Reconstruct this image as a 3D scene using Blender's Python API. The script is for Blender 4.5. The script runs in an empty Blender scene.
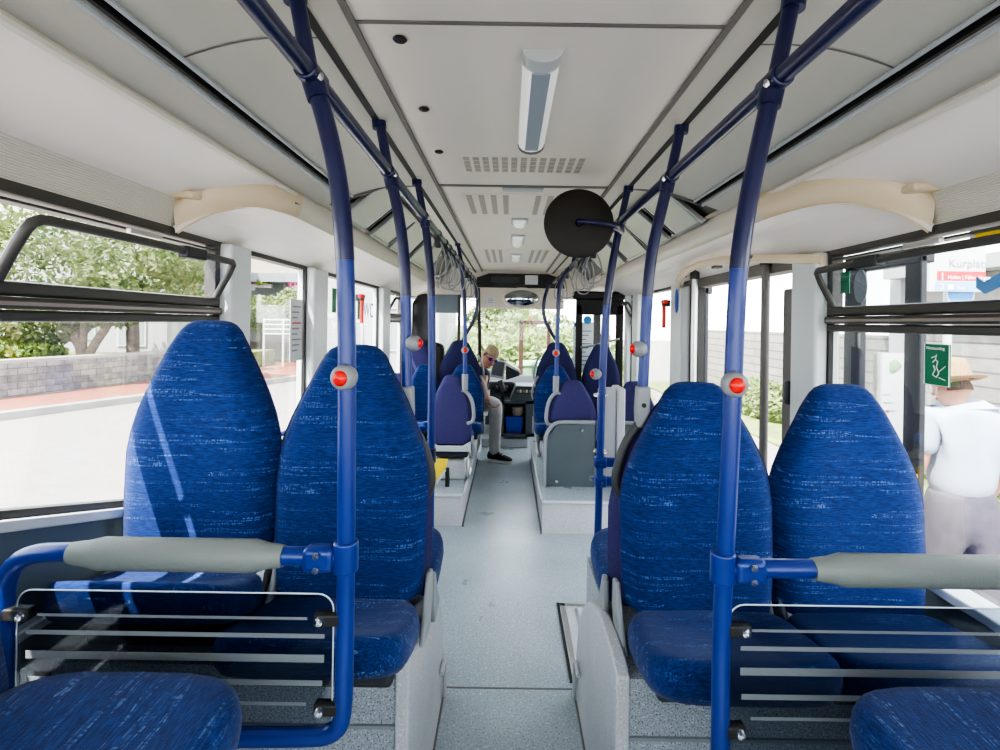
import bpy, math, random
from mathutils import Vector, Matrix
random.seed(7)
C = bpy.context.scene.collection
PI = math.pi
# ------------------------------------------------------------------ camera numbers
F, CX, CZ, VX, VY, ROLL = 520.0, -0.055, 1.45, 509.0, 323.0, 0.015
def at(px, py, Y):
    dx, dy = px - VX, py - VY
    return Vector((CX + (dx + ROLL*dy)*Y/F, Y, CZ - (dy - ROLL*dx)*Y/F))
# ------------------------------------------------------------------ materials
def newmat(name):
    m = bpy.data.materials.new(name); m.use_nodes = True
    nt = m.node_tree; b = nt.nodes['Principled BSDF']
    return m, nt, b
def pm(name, col, rough=.5, metal=0, var=0.0, vscale=6, bump=0, bscale=80, coat=0, emis=None, estr=0, spec=None):
    m, nt, b = newmat(name)
    b.inputs['Base Color'].default_value = (*col, 1)
    b.inputs['Roughness'].default_value = rough
    b.inputs['Metallic'].default_value = metal
    if coat: b.inputs['Coat Weight'].default_value = coat
    if spec is not None: b.inputs['Specular IOR Level'].default_value = spec
    if emis:
        b.inputs['Emission Color'].default_value = (*emis, 1); b.inputs['Emission Strength'].default_value = estr
    tc = nt.nodes.new('ShaderNodeTexCoord')
    if var:
        n = nt.nodes.new('ShaderNodeTexNoise'); n.inputs['Scale'].default_value = vscale; n.inputs['Detail'].default_value = 3
        r = nt.nodes.new('ShaderNodeMapRange'); r.inputs[1].default_value = .3; r.inputs[2].default_value = .7
        r.inputs[3].default_value = 1-var; r.inputs[4].default_value = 1+var
        mx = nt.nodes.new('ShaderNodeVectorMath'); mx.operation = 'SCALE'; mx.inputs[0].default_value = col
        nt.links.new(tc.outputs['Object'], n.inputs['Vector']); nt.links.new(n.outputs['Fac'], r.inputs[0])
        nt.links.new(r.outputs[0], mx.inputs['Scale']); nt.links.new(mx.outputs[0], b.inputs['Base Color'])
    if bump:
        n = nt.nodes.new('ShaderNodeTexNoise'); n.inputs['Scale'].default_value = bscale
        bp = nt.nodes.new('ShaderNodeBump'); bp.inputs['Strength'].default_value = bump; bp.inputs['Distance'].default_value = .004
        nt.links.new(tc.outputs['Object'], n.inputs['Vector']); nt.links.new(n.outputs['Fac'], bp.inputs['Height'])
        nt.links.new(bp.outputs[0], b.inputs['Normal'])
    return m
def ramp(nt, src, stops):
    r = nt.nodes.new('ShaderNodeValToRGB'); e = r.color_ramp.elements
    while len(e) < len(stops): e.new(.5)
    for i, (p, c) in enumerate(stops): e[i].position = p; e[i].color = (*c, 1)
    nt.links.new(src, r.inputs[0]); return r
def mapped(nt, scale, rot=(0,0,0), loc=(0,0,0)):
    tc = nt.nodes.new('ShaderNodeTexCoord'); mp = nt.nodes.new('ShaderNodeMapping')
    mp.inputs['Scale'].default_value = scale; mp.inputs['Rotation'].default_value = rot; mp.inputs['Location'].default_value = loc
    nt.links.new(tc.outputs['Object'], mp.inputs['Vector']); return mp.outputs[0]
def noise(nt, vec, scale=1, detail=2, dist=0):
    n = nt.nodes.new('ShaderNodeTexNoise'); n.inputs['Scale'].default_value = scale; n.inputs['Detail'].default_value = detail
    n.inputs['Distortion'].default_value = dist
    nt.links.new(vec, n.inputs['Vector']); return n.outputs['Fac']
def mathn(nt, op, a, b=None):
    n = nt.nodes.new('ShaderNodeMath'); n.operation = op
    for i, v in enumerate((a, b)):
        if v is None: continue
        if isinstance(v, (int, float)): n.inputs[i].default_value = v
        else: nt.links.new(v, n.inputs[i])
    return n.outputs[0]
def mixc(nt, fac, a, b, mode='MIX'):
    n = nt.nodes.new('ShaderNodeMix'); n.data_type = 'RGBA'; n.blend_type = mode
    if isinstance(fac, (int, float)): n.inputs[0].default_value = fac
    else: nt.links.new(fac, n.inputs[0])
    for k, v in ((6, a), (7, b)):
        if isinstance(v, tuple): n.inputs[k].default_value = (*v, 1)
        else: nt.links.new(v, n.inputs[k])
    return n.outputs[2]
def fabric(name, base, dark, streak, amount=1.0, ky=1.0, kz=1.0):
    m, nt, b = newmat(name)
    v = mapped(nt, (1, 1, 1))
    wob = noise(nt, mapped(nt, (9, 9, 9)), 1, 2)
    # thread rows: thin wavy dashed lines running across the cloth
    sep = nt.nodes.new('ShaderNodeSeparateXYZ'); nt.links.new(v, sep.inputs[0])
    rows = noise(nt, mapped(nt, (3.2, 74*ky, 74*kz)), 1, 1.5, .35)
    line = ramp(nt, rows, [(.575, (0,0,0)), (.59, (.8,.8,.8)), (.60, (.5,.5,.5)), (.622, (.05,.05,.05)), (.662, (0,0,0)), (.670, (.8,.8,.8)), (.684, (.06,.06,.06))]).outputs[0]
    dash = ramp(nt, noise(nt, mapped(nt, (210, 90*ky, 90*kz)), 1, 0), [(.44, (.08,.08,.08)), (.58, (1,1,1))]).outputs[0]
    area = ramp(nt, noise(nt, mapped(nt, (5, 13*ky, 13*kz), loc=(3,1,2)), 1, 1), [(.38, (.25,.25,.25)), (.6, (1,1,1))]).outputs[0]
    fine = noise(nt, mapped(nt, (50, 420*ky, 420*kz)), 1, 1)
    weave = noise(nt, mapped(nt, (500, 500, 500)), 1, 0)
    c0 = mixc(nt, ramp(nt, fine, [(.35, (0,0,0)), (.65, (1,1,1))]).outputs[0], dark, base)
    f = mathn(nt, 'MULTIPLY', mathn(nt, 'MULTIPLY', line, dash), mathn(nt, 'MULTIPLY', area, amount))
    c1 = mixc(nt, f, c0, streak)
    nt.links.new(c1, b.inputs['Base Color'])
    b.inputs['Roughness'].default_value = .85
    b.inputs['Specular IOR Level'].default_value = .25
    b.inputs['Sheen Weight'].default_value = .12
    bp = nt.nodes.new('ShaderNodeBump'); bp.inputs['Strength'].default_value = .35; bp.inputs['Distance'].default_value = .002
    nt.links.new(mathn(nt, 'ADD', fine, weave), bp.inputs['Height']); nt.links.new(bp.outputs[0], b.inputs['Normal'])
    return m
def speckle(name, base, spots, light, rough=.35, scale=130, amt=.62):
    m, nt, b = newmat(name)
    n1 = ramp(nt, noise(nt, mapped(nt, (1,1,1)), scale, 2), [(amt-.03, (0,0,0)), (amt+.03, (1,1,1))]).outputs[0]
    n2 = ramp(nt, noise(nt, mapped(nt, (1,1,1), loc=(5,3,1)), scale*.8, 2), [(amt, (0,0,0)), (amt+.05, (1,1,1))]).outputs[0]
    dirt = ramp(nt, noise(nt, mapped(nt, (1,1,1)), 3.0, 4), [(.35, tuple(x*.86 for x in base)), (.65, base)]).outputs[0]
    c = mixc(nt, n1, dirt, spots); c = mixc(nt, n2, c, light)
    nt.links.new(c, b.inputs['Base Color'])
    rr = nt.nodes.new('ShaderNodeMapRange'); rr.inputs[3].default_value = rough-.08; rr.inputs[4].default_value = rough+.15
    nt.links.new(noise(nt, mapped(nt, (1,1,1)), 5, 3), rr.inputs[0]); nt.links.new(rr.outputs[0], b.inputs['Roughness'])
    return m
def ribbed(name, col, axis=(1,0,1), freq=160, rough=.5, depth=.5):
    m, nt, b = newmat(name)
    w = nt.nodes.new('ShaderNodeTexWave'); w.wave_type = 'BANDS'; w.bands_direction = 'X'
    w.inputs['Scale'].default_value = freq/6.283*3.14
    nt.links.new(mapped(nt, (1,1,1)), w.inputs['Vector'])
    c = ramp(nt, w.outputs['Fac'], [(.0, tuple(x*.80 for x in col)), (.5, col)]).outputs[0]
    nt.links.new(c, b.inputs['Base Color']); b.inputs['Roughness'].default_value = rough
    bp = nt.nodes.new('ShaderNodeBump'); bp.inputs['Strength'].default_value = depth; bp.inputs['Distance'].default_value = .003
    nt.links.new(w.outputs['Fac'], bp.inputs['Height']); nt.links.new(bp.outputs[0], b.inputs['Normal'])
    return m
def glass(name, tint=(.97,.98,.98), refl=.06, rough=.02):
    m, nt, b = newmat(name); nt.nodes.remove(b)
    out = nt.nodes['Material Output']
    t = nt.nodes.new('ShaderNodeBsdfTransparent'); t.inputs[0].default_value = (*tint, 1)
    g = nt.nodes.new('ShaderNodeBsdfGlossy'); g.inputs['Roughness'].default_value = rough
    lw = nt.nodes.new('ShaderNodeLayerWeight'); lw.inputs[0].default_value = .25
    k = mathn(nt, 'ADD', mathn(nt, 'MULTIPLY', lw.outputs['Fresnel'], .17), refl*.3)
    mx = nt.nodes.new('ShaderNodeMixShader')
    nt.links.new(k, mx.inputs[0]); nt.links.new(t.outputs[0], mx.inputs[1]); nt.links.new(g.outputs[0], mx.inputs[2])
    nt.links.new(mx.outputs[0], out.inputs[0]); return m
def leafmat(name, cols, scale=1.2, trans=.35):
    m, nt, b = newmat(name)
    f = noise(nt, mapped(nt, (1,1,1)), scale, 5)
    c = ramp(nt, f, [(.3, cols[0]), (.5, cols[1]), (.7, cols[2])]).outputs[0]
    nt.links.new(c, b.inputs['Base Color']); b.inputs['Roughness'].default_value = .6
    tr = nt.nodes.new('ShaderNodeBsdfTranslucent'); nt.links.new(c, tr.inputs[0])
    mx = nt.nodes.new('ShaderNodeMixShader'); mx.inputs[0].default_value = trans
    nt.links.new(b.outputs[0], mx.inputs[1]); nt.links.new(tr.outputs[0], mx.inputs[2])
    nt.links.new(mx.outputs[0], nt.nodes['Material Output'].inputs[0]); return m
def brickmat(name, c1, c2, mortar, scale, bw=.5, rh=.25, rot=(0,0,0), ms=.02, rough=.8, noisy=.25):
    m, nt, b = newmat(name)
    t = nt.nodes.new('ShaderNodeTexBrick'); t.inputs['Color1'].default_value = (*c1,1); t.inputs['Color2'].default_value = (*c2,1)
    t.inputs['Mortar'].default_value = (*mortar,1); t.inputs['Scale'].default_value = scale
    t.inputs['Mortar Size'].default_value = ms; t.inputs['Brick Width'].default_value = bw; t.inputs['Row Height'].default_value = rh
    nt.links.new(mapped(nt, (1,1,1), rot), t.inputs['Vector'])
    n = ramp(nt, noise(nt, mapped(nt,(1,1,1)), 7, 5), [(.3,(1-noisy,)*3),(.7,(1,1,1))]).outputs[0]
    nt.links.new(mixc(nt, 1.0, t.outputs['Color'], n, 'MULTIPLY'), b.inputs['Base Color'])
    b.inputs['Roughness'].default_value = rough; return m

M = dict(
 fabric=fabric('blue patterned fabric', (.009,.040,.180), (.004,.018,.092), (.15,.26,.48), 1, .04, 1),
 cushfabric=fabric('blue patterned cushion fabric', (.009,.040,.180), (.004,.018,.092), (.15,.26,.48), 1, 1, .5),
 purple=pm('purple blue plush', (.040,.036,.125), .9, var=.10, vscale=90, bump=.3, bscale=400),
 darkplush=pm('dark navy plush', (.020,.022,.085), .9, var=.10, vscale=90, bump=.3, bscale=400),
 bluepaint=pm('blue powder coat', (.010,.032,.20), .34, coat=.15, var=.06, vscale=20),
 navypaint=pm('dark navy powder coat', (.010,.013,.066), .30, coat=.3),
 grip=pm('grey foam grip', (.17,.19,.175), .55, bump=.15, bscale=300),
 greyplastic=pm('grey plastic', (.24,.255,.265), .45),
 lightgrey=pm('light grey plastic', (.45,.47,.48), .45),
 darkgrey=pm('dark grey plastic', (.045,.047,.05), .5),
 panelgrey=pm('grey laminate panel', (.085,.105,.115), .45, var=.06),
 chrome=pm('chrome', (.75,.75,.76), .18, 1),
 alu=pm('brushed aluminium', (.62,.62,.60), .35, .9),
 black=pm('black rubber', (.018,.017,.016), .55),
 blackgloss=pm('black gloss plastic', (.012,.012,.013), .2),
 winframe=pm('dark olive brown window frame', (.070,.066,.058), .42),
 bronze=pm('bronze highlight strip', (.30,.25,.22), .35, .3),
 leafframe=pm('dark door frame', (.035,.035,.04), .5),
 disc=pm('dark brown black disc', (.022,.018,.014), .6),
 red=pm('red button', (.70,.012,.008), .3, ),
 redtool=pm('red plastic', (.80,.05,.03), .4),
 yellow=pm('yellow sheet', (.85,.62,.03), .45),
 ceil=pm('warm white ceiling panel', (.66,.61,.545), .42, var=.02, vscale=2, bump=.05, bscale=500),
 white=pm('white satin panel', (.82,.765,.705), .38, bump=.05, bscale=400),
 rib=ribbed('ribbed grey white panel', (.64,.61,.535), freq=420),
 rib2=ribbed('fine ribbed cove panel', (.66,.64,.56), freq=520, rough=.4),
 beige=pm('beige moulded trim', (.66,.55,.38), .35),
 cream=pm('cream fascia', (.66,.61,.53), .35),
 hatch=pm('pale cream green panel', (.60,.59,.49), .35),
 groove=pm('black groove', (.01,.01,.01), .6),
 seam=pm('grey seam', (.16,.15,.14), .6),
 pillar=pm('pale grey pillar', (.60,.63,.62), .4),
 sidepanel=pm('grey blue side panel', (.15,.185,.21), .5, var=.05),
 ledge=pm('pale ledge', (.70,.72,.72), .4),
 floor=speckle('grey blue speckled floor', (.36,.41,.435), (.20,.235,.26), (.48,.52,.55), .28, 150, .60),
 basespeck=speckle('dark speckled base', (.36,.39,.42), (.10,.115,.135), (.48,.51,.54), .5, 230, .585),
 sideplate=speckle('pale speckled side plate', (.50,.51,.53), (.35,.37,.39), (.60,.61,.62), .4, 190, .60),
 glass=glass('window glass'),
 smoke=glass('smoked partition glass', (.60,.63,.67), .10),
 stripe=pm('frosted grey stripe', (.15,.165,.175), .6),
 edge=pm('pale glass edge', (.72,.76,.78), .2),
 diffuser=pm('light diffuser', (.75,.76,.76), .2, emis=(1,.98,.95), estr=.12),
 reflector=pm('lamp tube reflector', (.30,.33,.37), .25),
 vent=pm('grey vent recess', (.38,.345,.30), .6),
 paper=pm('white paper', (.62,.63,.64), .6),
 paleg=pm('pale notice', (.72,.80,.78), .6),
 textgrey=pm('grey ink', (.25,.27,.30), .7),
 textwhite=pm('white ink', (.9,.9,.9), .6),
 green=pm('green sticker', (.015,.20,.09), .5),
 stickblue=pm('blue sticker', (.03,.10,.42), .5),
 skyblue=pm('light blue', (.06,.26,.58), .5),
 paleblue=pm('pale blue strip', (.25,.42,.62), .5),
 signred=pm('sign red', (.55,.025,.04), .5),
 mirror=pm('mirror glass', (.35,.37,.38), .05, 1),
 skin=pm('skin', (.46,.225,.145), .5),
 hair=pm('grey blond hair', (.36,.28,.18), .8, var=.25, vscale=60),
 brownhair=pm('short brown hair', (.09,.05,.035), .8, var=.2, vscale=60),
 navycloth=pm('navy polo cloth', (.016,.022,.055), .85),
 greytrousers=pm('light grey trousers', (.46,.46,.45), .85, var=.08, vscale=20),
 mauve=pm('washed grey mauve trousers', (.085,.075,.09), .85, var=.15, vscale=14),
 whiteshirt=pm('pale blue white shirt', (.38,.43,.52), .8, var=.03, vscale=12),
 straw=pm('straw', (.30,.185,.085), .8, var=.15, vscale=120),
 lens=pm('violet sunglass lens', (.03,.02,.35), .1),
 lip=pm('lips', (.50,.18,.15), .5), eye=pm('eye white', (.8,.8,.8), .3),
 shoe=pm('black shoe', (.02,.02,.022), .6), sole=pm('pale sole', (.75,.74,.70), .6),
 tub=pm('blue plastic tub', (.02,.06,.42), .4), bowl=pm('cream bowl', (.72,.62,.45), .5),
 asphalt=brickmat('pale road paving', (.25,.225,.20), (.275,.245,.22), (.20,.18,.165), 6, .5, .25, ms=.02, noisy=.12),
 pink=brickmat('pink paving', (.25,.085,.05), (.28,.10,.062), (.21,.08,.05), 4, .5, .25, noisy=.15),
 kerb=pm('pale kerb stone', (.27,.255,.235), .8, var=.1, vscale=3),
 stone=brickmat('grey stone blocks', (.17,.16,.155), (.27,.25,.235), (.11,.105,.10), 1.6, .55, .22, rot=(0, PI/2, PI/2), ms=.012, noisy=.45),
 plaster=pm('white plaster', (.34,.34,.34), .8, var=.03), creamwall=pm('cream plaster', (.36,.325,.26), .8, var=.04),
 shade=pm('shaded glass', (.25,.28,.30), .2),
 plank=brickmat('weathered grey boards', (.24,.225,.21), (.29,.27,.25), (.13,.12,.115), 1, 3.0, .16, rot=(0, PI/2, PI/2), ms=.012, noisy=.2),
 fencewhite=pm('white metal', (.5,.51,.52), .5),
 bark=pm('grey brown bark', (.12,.095,.075), .9, var=.3, vscale=8, bump=.6, bscale=20),
 leafA=leafmat('olive tree leaves', [(.05,.085,.018),(.13,.17,.05),(.25,.27,.13)], 1.5),
 leafB=leafmat('fresh bush leaves', [(.06,.12,.015),(.15,.22,.04),(.33,.32,.06)], 2.0),
 leafC=leafmat('sunlit hedge leaves', [(.10,.16,.04),(.20,.26,.085),(.33,.37,.18)], 1.6),
 grass=pm('dry green grass', (.16,.20,.06), .9, var=.3, vscale=2),
 flower=pm('pink flowers', (.60,.04,.22), .7), roof=pm('red brown roof', (.25,.08,.045), .8),
 brown=pm('brown painted metal', (.06,.028,.018), .5), bin=pm('pale green plastic', (.18,.30,.17), .5),
 orange=pm('orange reflector', (.9,.35,.03), .4),
)
# ------------------------------------------------------------------ mesh builder
class MB:
    def __init__(s): s.v = []; s.f = []
    def add(s, vs, fs):
        o = len(s.v); s.v += [Vector(v) for v in vs]; s.f += [tuple(i+o for i in f) for f in fs]; return s
    def box(s, c, d, rot=None):
        c = Vector(c); h = [x/2 for x in d]
        vs = [Vector((x*h[0], y*h[1], z*h[2])) for x in (-1,1) for y in (-1,1) for z in (-1,1)]
        if rot is not None: vs = [rot @ v for v in vs]
        return s.add([v+c for v in vs], [(0,1,3,2),(4,6,7,5),(0,4,5,1),(2,3,7,6),(0,2,6,4),(1,5,7,3)])
    def span(s, a, b): return s.box([(a[i]+b[i])/2 for i in range(3)], [abs(a[i]-b[i]) for i in range(3)])
    def loft(s, rings, cap=True, closed=False):
        n = len(rings[0]); vs = [p for r in rings for p in r]; fs = []
        m = len(rings)
        for i in range(m if closed else m-1):
            for j in range(n):
                a, b = i*n+j, i*n+(j+1) % n; k = ((i+1) % m)*n
                fs.append((a, b, k+(j+1) % n, k+j))
        if cap and not closed: fs += [tuple(range(n-1,-1,-1)), tuple((m-1)*n+j for j in range(n))]
        return s.add(vs, fs)
    def tube(s, pts, r, n=12, closed=False, sm=0):
        pts = [Vector(p) for p in pts]
        for _ in range(sm):                                  # corner cutting
            q = [pts[0]] if not closed else []
            L = len(pts)
            for i in range(L if closed else L-1):
                a, b = pts[i], pts[(i+1) % L]
                q += [a*.75+b*.25, a*.25+b*.75]
            if not closed: q.append(pts[-1])
            pts = q
        rs = r if isinstance(r, (list, tuple)) else [r]*len(pts)
        rings = []; up = None; L = len(pts)
        for i, p in enumerate(pts):
            a = pts[i-1] if (i or closed) else p; b = pts[(i+1) % L] if (i < L-1 or closed) else p
            t = (b-a).normalized()
            if up is None: up = t.orthogonal().normalized()
            up = (up - t*up.dot(t)); up = up.normalized() if up.length > 1e-6 else t.orthogonal().normalized()
            w = t.cross(up)
            rings.append([p + (up*math.cos(2*PI*k/n) + w*math.sin(2*PI*k/n))*rs[i] for k in range(n)])
        return s.loft(rings, True, closed)
    def cyl(s, a, b, r, n=16): return s.tube([a, b], r, n)
    def lathe(s, prof, c=(0,0,0), axis=(0,0,1), n=20):
        c = Vector(c); q = Vector((0,0,1)).rotation_difference(Vector(axis).normalized())
        rings = [[c + q @ Vector((max(r,1e-4)*math.cos(2*PI*k/n), max(r,1e-4)*math.sin(2*PI*k/n), z)) for k in range(n)] for r, z in prof]
        return s.loft(rings)
    def ball(s, c, r, n=16, axis=(0,0,1)):
        r = r if isinstance(r, (tuple, list)) else (r, r, r)
        rings = []
        for i in range(n//2+1):
            a = PI*i/(n//2) ; sr = max(math.sin(a), 1e-3)
            rings.append([Vector((c[0]+r[0]*sr*math.cos(2*PI*k/n), c[1]+r[1]*sr*math.sin(2*PI*k/n), c[2]-r[2]*math.cos(a))) for k in range(n)])
        return s.loft(rings)
    def prism(s, poly, d):
        d = Vector(d); n = len(poly); p = [Vector(x) for x in poly]
        return s.add(p+[x+d for x in p], [tuple(range(n-1,-1,-1)), tuple(range(n,2*n))]+[(i,(i+1)%n,n+(i+1)%n,n+i) for i in range(n)])
    def quad(s, a, b, c, d): return s.add([a,b,c,d], [(0,1,2,3)])
    def build(s, name, mat, parent=None, local=False, bevel=0, sharp=40, sub=0, label=None):
        me = bpy.data.meshes.new(name); off = Vector((0,0,0)); loc = Vector((0,0,0))
        if parent is not None and not local:
            p = parent
            while p is not None: off += p.location; p = p.parent
        elif parent is None:
            xs = [v.x for v in s.v]; ys = [v.y for v in s.v]; zs = [v.z for v in s.v]
            loc = off = Vector(((min(xs)+max(xs))/2, (min(ys)+max(ys))/2, min(zs)))
        me.from_pydata([tuple(v-off) for v in s.v], [], s.f)
        me.materials.append(M[mat] if isinstance(mat, str) else mat)
        me.validate(); me.update()
        import bmesh
        bm = bmesh.new(); bm.from_mesh(me); bmesh.ops.recalc_face_normals(bm, faces=bm.faces[:]); bm.to_mesh(me); bm.free()
        for p in me.polygons: p.use_smooth = True
        me.set_sharp_from_angle(angle=math.radians(sharp))
        o = bpy.data.objects.new(name, me); C.objects.link(o)
        o.location = loc
        if parent is not None: o.parent = parent
        if bevel:
            b = o.modifiers.new('bevel', 'BEVEL'); b.width = bevel; b.segments = 3; b.limit_method = 'ANGLE'
        if sub:
            b = o.modifiers.new('sub', 'SUBSURF'); b.levels = b.render_levels = sub
        if label: o['label'] = label
        return o
def tag(o, label, cat, group=None):
    o['label'] = label; o['category'] = cat
    if group: o['group'] = group
    return o
def thing(name, label, cat, loc=(0,0,0), rotz=0, group=None):
    o = bpy.data.objects.new(name, None); o.empty_display_size = .1; C.objects.link(o)
    o.location = loc; o.rotation_euler = (0,0,rotz)
    return tag(o, label, cat, group)
def sroot(name, loc=(0,0,0)):
    o = bpy.data.objects.new(name, None); C.objects.link(o); o.location = loc; o['kind'] = 'structure'; return o
def struct(mb, name, mat, **k):
    o = mb.build(name, mat, **k); o['kind'] = 'structure'; return o
def text(s, size, mat, parent, M4, name='lettering', align='LEFT'):
    cu = bpy.data.curves.new(name, 'FONT'); cu.body = s; cu.size = size; cu.extrude = .0005; cu.align_x = align
    cu.materials.append(M[mat]); tmp = bpy.data.objects.new('tmp_text', cu); C.objects.link(tmp)
    me = bpy.data.meshes.new_from_object(tmp.evaluated_get(bpy.context.evaluated_depsgraph_get())); me.name = name
    bpy.data.objects.remove(tmp); bpy.data.curves.remove(cu)
    o = bpy.data.objects.new(name, me); C.objects.link(o)
    o.parent = parent; o.matrix_local = Matrix.Translation(-parent.location) @ M4 if parent.type == 'EMPTY' or True else M4
    return o
def face_frame(c, right, up):       # matrix for text: x=right, y=up, z=towards the reader
    r = Vector(right).normalized(); u = Vector(up); u = (u - r*u.dot(r)).normalized(); z = r.cross(u)
    m = Matrix((r, u, z)).transposed().to_4x4(); m.translation = Vector(c); return m

# ================================================================== BUS SHELL
YB, YF = -1.0, 7.1          # back and front of the interior
W = 1.19
fl = struct(MB().span((-W, YB, -.04), (W, YF, 0)), 'floor', 'floor')
MB().span((-.30, 2.06, 0), (.24, 2.068, .0015)).build('floor_joint', 'seam', fl)
# --- ceiling, centre panels and coves
ceil = sroot('ceiling', (0,0,2.0))
MB().span((-.384, YB, 2.065), (.384, 2.32, 2.085)).build('centre_panel', 'ceil', ceil)
MB().span((-.384, 2.34, 2.070), (.384, 6.2, 2.09)).build('centre_panel', 'ceil', ceil)
sm = MB(); sm.span((-.384,1.062,2.062),(.384,1.072,2.066)); sm.span((-.384,2.318,2.060),(.384,2.342,2.07))
sm.build('panel_seam', 'seam', ceil)
P_A, P_B, P_C, P_D, P_F, P_G = (1.19,1.748), (1.165,1.85), (.91,1.945), (.7715,1.995), (.45,2.05), (.384,2.066)
def strip(mb, p, q, y0, y1, s):
    mb.quad((s*p[0],y0,p[1]), (s*q[0],y0,q[1]), (s*q[0],y1,q[1]), (s*p[0],y1,p[1]))
def thick(mb, p, q, y0, y1, s, t=.02):
    mb.prism([(s*p[0],y0,p[1]),(s*q[0],y0,q[1]),(s*q[0],y0,q[1]+t),(s*p[0],y0,p[1]+t)], (0,y1-y0,0))
for s in (-1, 1):
    m = MB(); thick(m, P_A, P_B, YB, 1.95, s); m.build('ribbed_strip', 'rib', ceil)
    m = MB(); thick(m, P_B, P_C, YB, 2.1, s); m.build('cove_panel', 'white', ceil)
    m = MB(); thick(m, P_C, P_D, YB, 2.3, s); m.build('ribbed_strip', 'rib', ceil)
    m = MB(); m.tube([(s*.90,YB,1.942),(s*.90,2.3,1.942)], .012, 8); m.build('edge_bead', 'cream', ceil)
    # curved cove between groove and rail line
    n = 8; pr = []
    for k in range(n+1):
        t = k/n; x = .767 + (.465-.767)*t; z = 2.0 + .05*t + .018*math.sin(PI*t); pr.append((x, z))
    m = MB()
    for k in range(n): thick(m, pr[k], pr[k+1], YB, 2.3, s, .012)
    m.build('cove_panel', 'rib2', ceil, sharp=60)
    m = MB()
    thick(m, (.90,1.955), (.69,2.16), 2.3, 6.2, s, .012); m.build('cove_panel', 'seam', ceil)
    m = MB(); thick(m, (.69,2.16), (.46,2.055), 2.3, 6.2, s, .012); m.build('cove_panel', 'hatch', ceil, sharp=60)
    m = MB(); m.span((s*.770,YB,1.987),(s*.780,2.3,2.03)); m.build('groove', 'groove', ceil)
    m = MB(); m.tube([(s*.795,YB,1.985),(s*.795,2.3,1.985)], .008, 8); m.tube([(s*.757,YB,2.0),(s*.757,2.3,2.0)], .006, 8); m.build('edge_bead', 'lightgrey', ceil)
    m = MB(); m.span((s*.448,YB,2.045),(s*.468,6.2,2.08)); m.build('groove', 'groove', ceil)
    m = MB(); thick(m, (.448,2.047), (.392,2.060), YB, 6.2, s, .015); m.build('ribbed_strip', 'rib', ceil)
    m = MB(); m.span((s*.378,YB,2.058),(s*.392,6.2,2.08)); m.build('groove', 'seam', ceil)
    # seam across the curved cove
    m = MB()
    for k in range(n): m.quad(*[(s*pr[k+a][0], y, pr[k+a][1]-.0015) for a, y in ((0,1.10),(1,1.10),(1,1.106),(0,1.106))])
    m.build('panel_seam', 'seam', ceil)
# roof cover above everything, so no daylight leaks
MB().span((-W-.06, YB, 2.19), (W+.06, YF+.1, 2.23)).build('roof_skin', 'white', ceil)
# --- end of the high cove: overhead duct with rounded beige corner
ti = 0
def duct(s, yw, ys, right):
    global ti
    path = []
    for k in range(13):
        a = PI/2*k/12
        path.append((1.175 - .275*math.sin(a)*1.0, yw + (ys-yw)*(1-math.cos(a))))
    full = path + [(.90, 2.6), (.90, 4.0), (.90, 6.2)]
    def sect(x, y, nx, ny):      # rounded nose: offsets along the outward normal and heights
        pr = [(-.05,1.972),(-.008,1.968),(.012,1.955),(.016,1.93),(.010,1.895),(-.002,1.868),(-.014,1.853)]
        return [Vector((s*(x - nx*o), y - ny*o, z)) for o, z in pr]
    def sweep(pts):
        rings = []
        for i, (x, y) in enumerate(pts):
            a = pts[max(i-1,0)]; b = pts[min(i+1,len(pts)-1)]
            tx, ty = b[0]-a[0], b[1]-a[1]; l = math.hypot(tx,ty); tx/=l; ty/=l
            rings.append(sect(x, y, ty, -tx))
        return rings
    ti += 1
    r = sroot('trim_%d' % ti, (s*.95, 2.0, 1.85))
    drop = lambda rings: [[Vector((p.x, p.y, p.z - .115*max(0,(abs(p.x)-.95)/.22)**1.5)) for p in rg] for rg in rings]
    MB().loft(drop(sweep(path))).build('curved_corner', 'beige', r, sharp=60)
    lip = [Vector((p[2].x, p[2].y, p[2].z+.012)) for p in drop(sweep(path))]
    MB().tube(lip, .011, 8).build('corner_lip', 'beige', r)
    MB().span((s*1.09, yw-.045, 1.845), (s*1.172, yw+.012, 1.868)).build('end_clip', 'beige', r, bevel=.008)
    st = [path[-1]] + [(.90, 2.6), (.90, 4.0), (.90, 6.2)]
    MB().loft(sweep(st)).build('fascia', 'cream', r, sharp=60)
    MB().tube([(s*.893, 2.02, 1.905),(s*.893, 6.2, 1.905)], .004, 6).build('fascia_line', 'seam', r)
    m = MB()                        # belly of the duct
    rows = []
    for x, y in full:
        x2 = x; rows.append([Vector((s*(x + (1.19-x)*q), y, (1.853-.115*max(0,(x-.95)/.22)**1.5)*(1-q) + 1.746*q + .018*math.sin(PI*q))) for q in [i/6 for i in range(7)]])
    for i in range(len(rows)-1):
        for j in range(6): m.quad(rows[i][j], rows[i][j+1], rows[i+1][j+1], rows[i+1][j])
    m.build('duct_belly', 'white', r, sharp=60)
    m = MB(); m.span((s*.90, 2.3, 1.960), (s*.865, 6.2, 1.968)); m.build('duct_top', 'cream', r)
    return r
dl = duct(-1, 1.74, 2.08, False)
dr = duct(1, 1.52, 1.98, True)
# second moulded corner over the rear door, on the right belly
m = MB(); pts = []
for k in range(15):
    t = k/14; pts.append((1.16-.16*math.sin(PI*t)**.8, 2.02+1.7*t, 1.715+.075*math.sin(PI*t)))
m.tube(pts, .02, 8); m.build('door_canopy_edge', 'beige', dr)
for y in (2.35, 2.75, 3.3):
    MB().span((1.03,y,1.758),(1.07,y+.05,1.772)).build('belly_slot', 'seam', dr)
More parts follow.
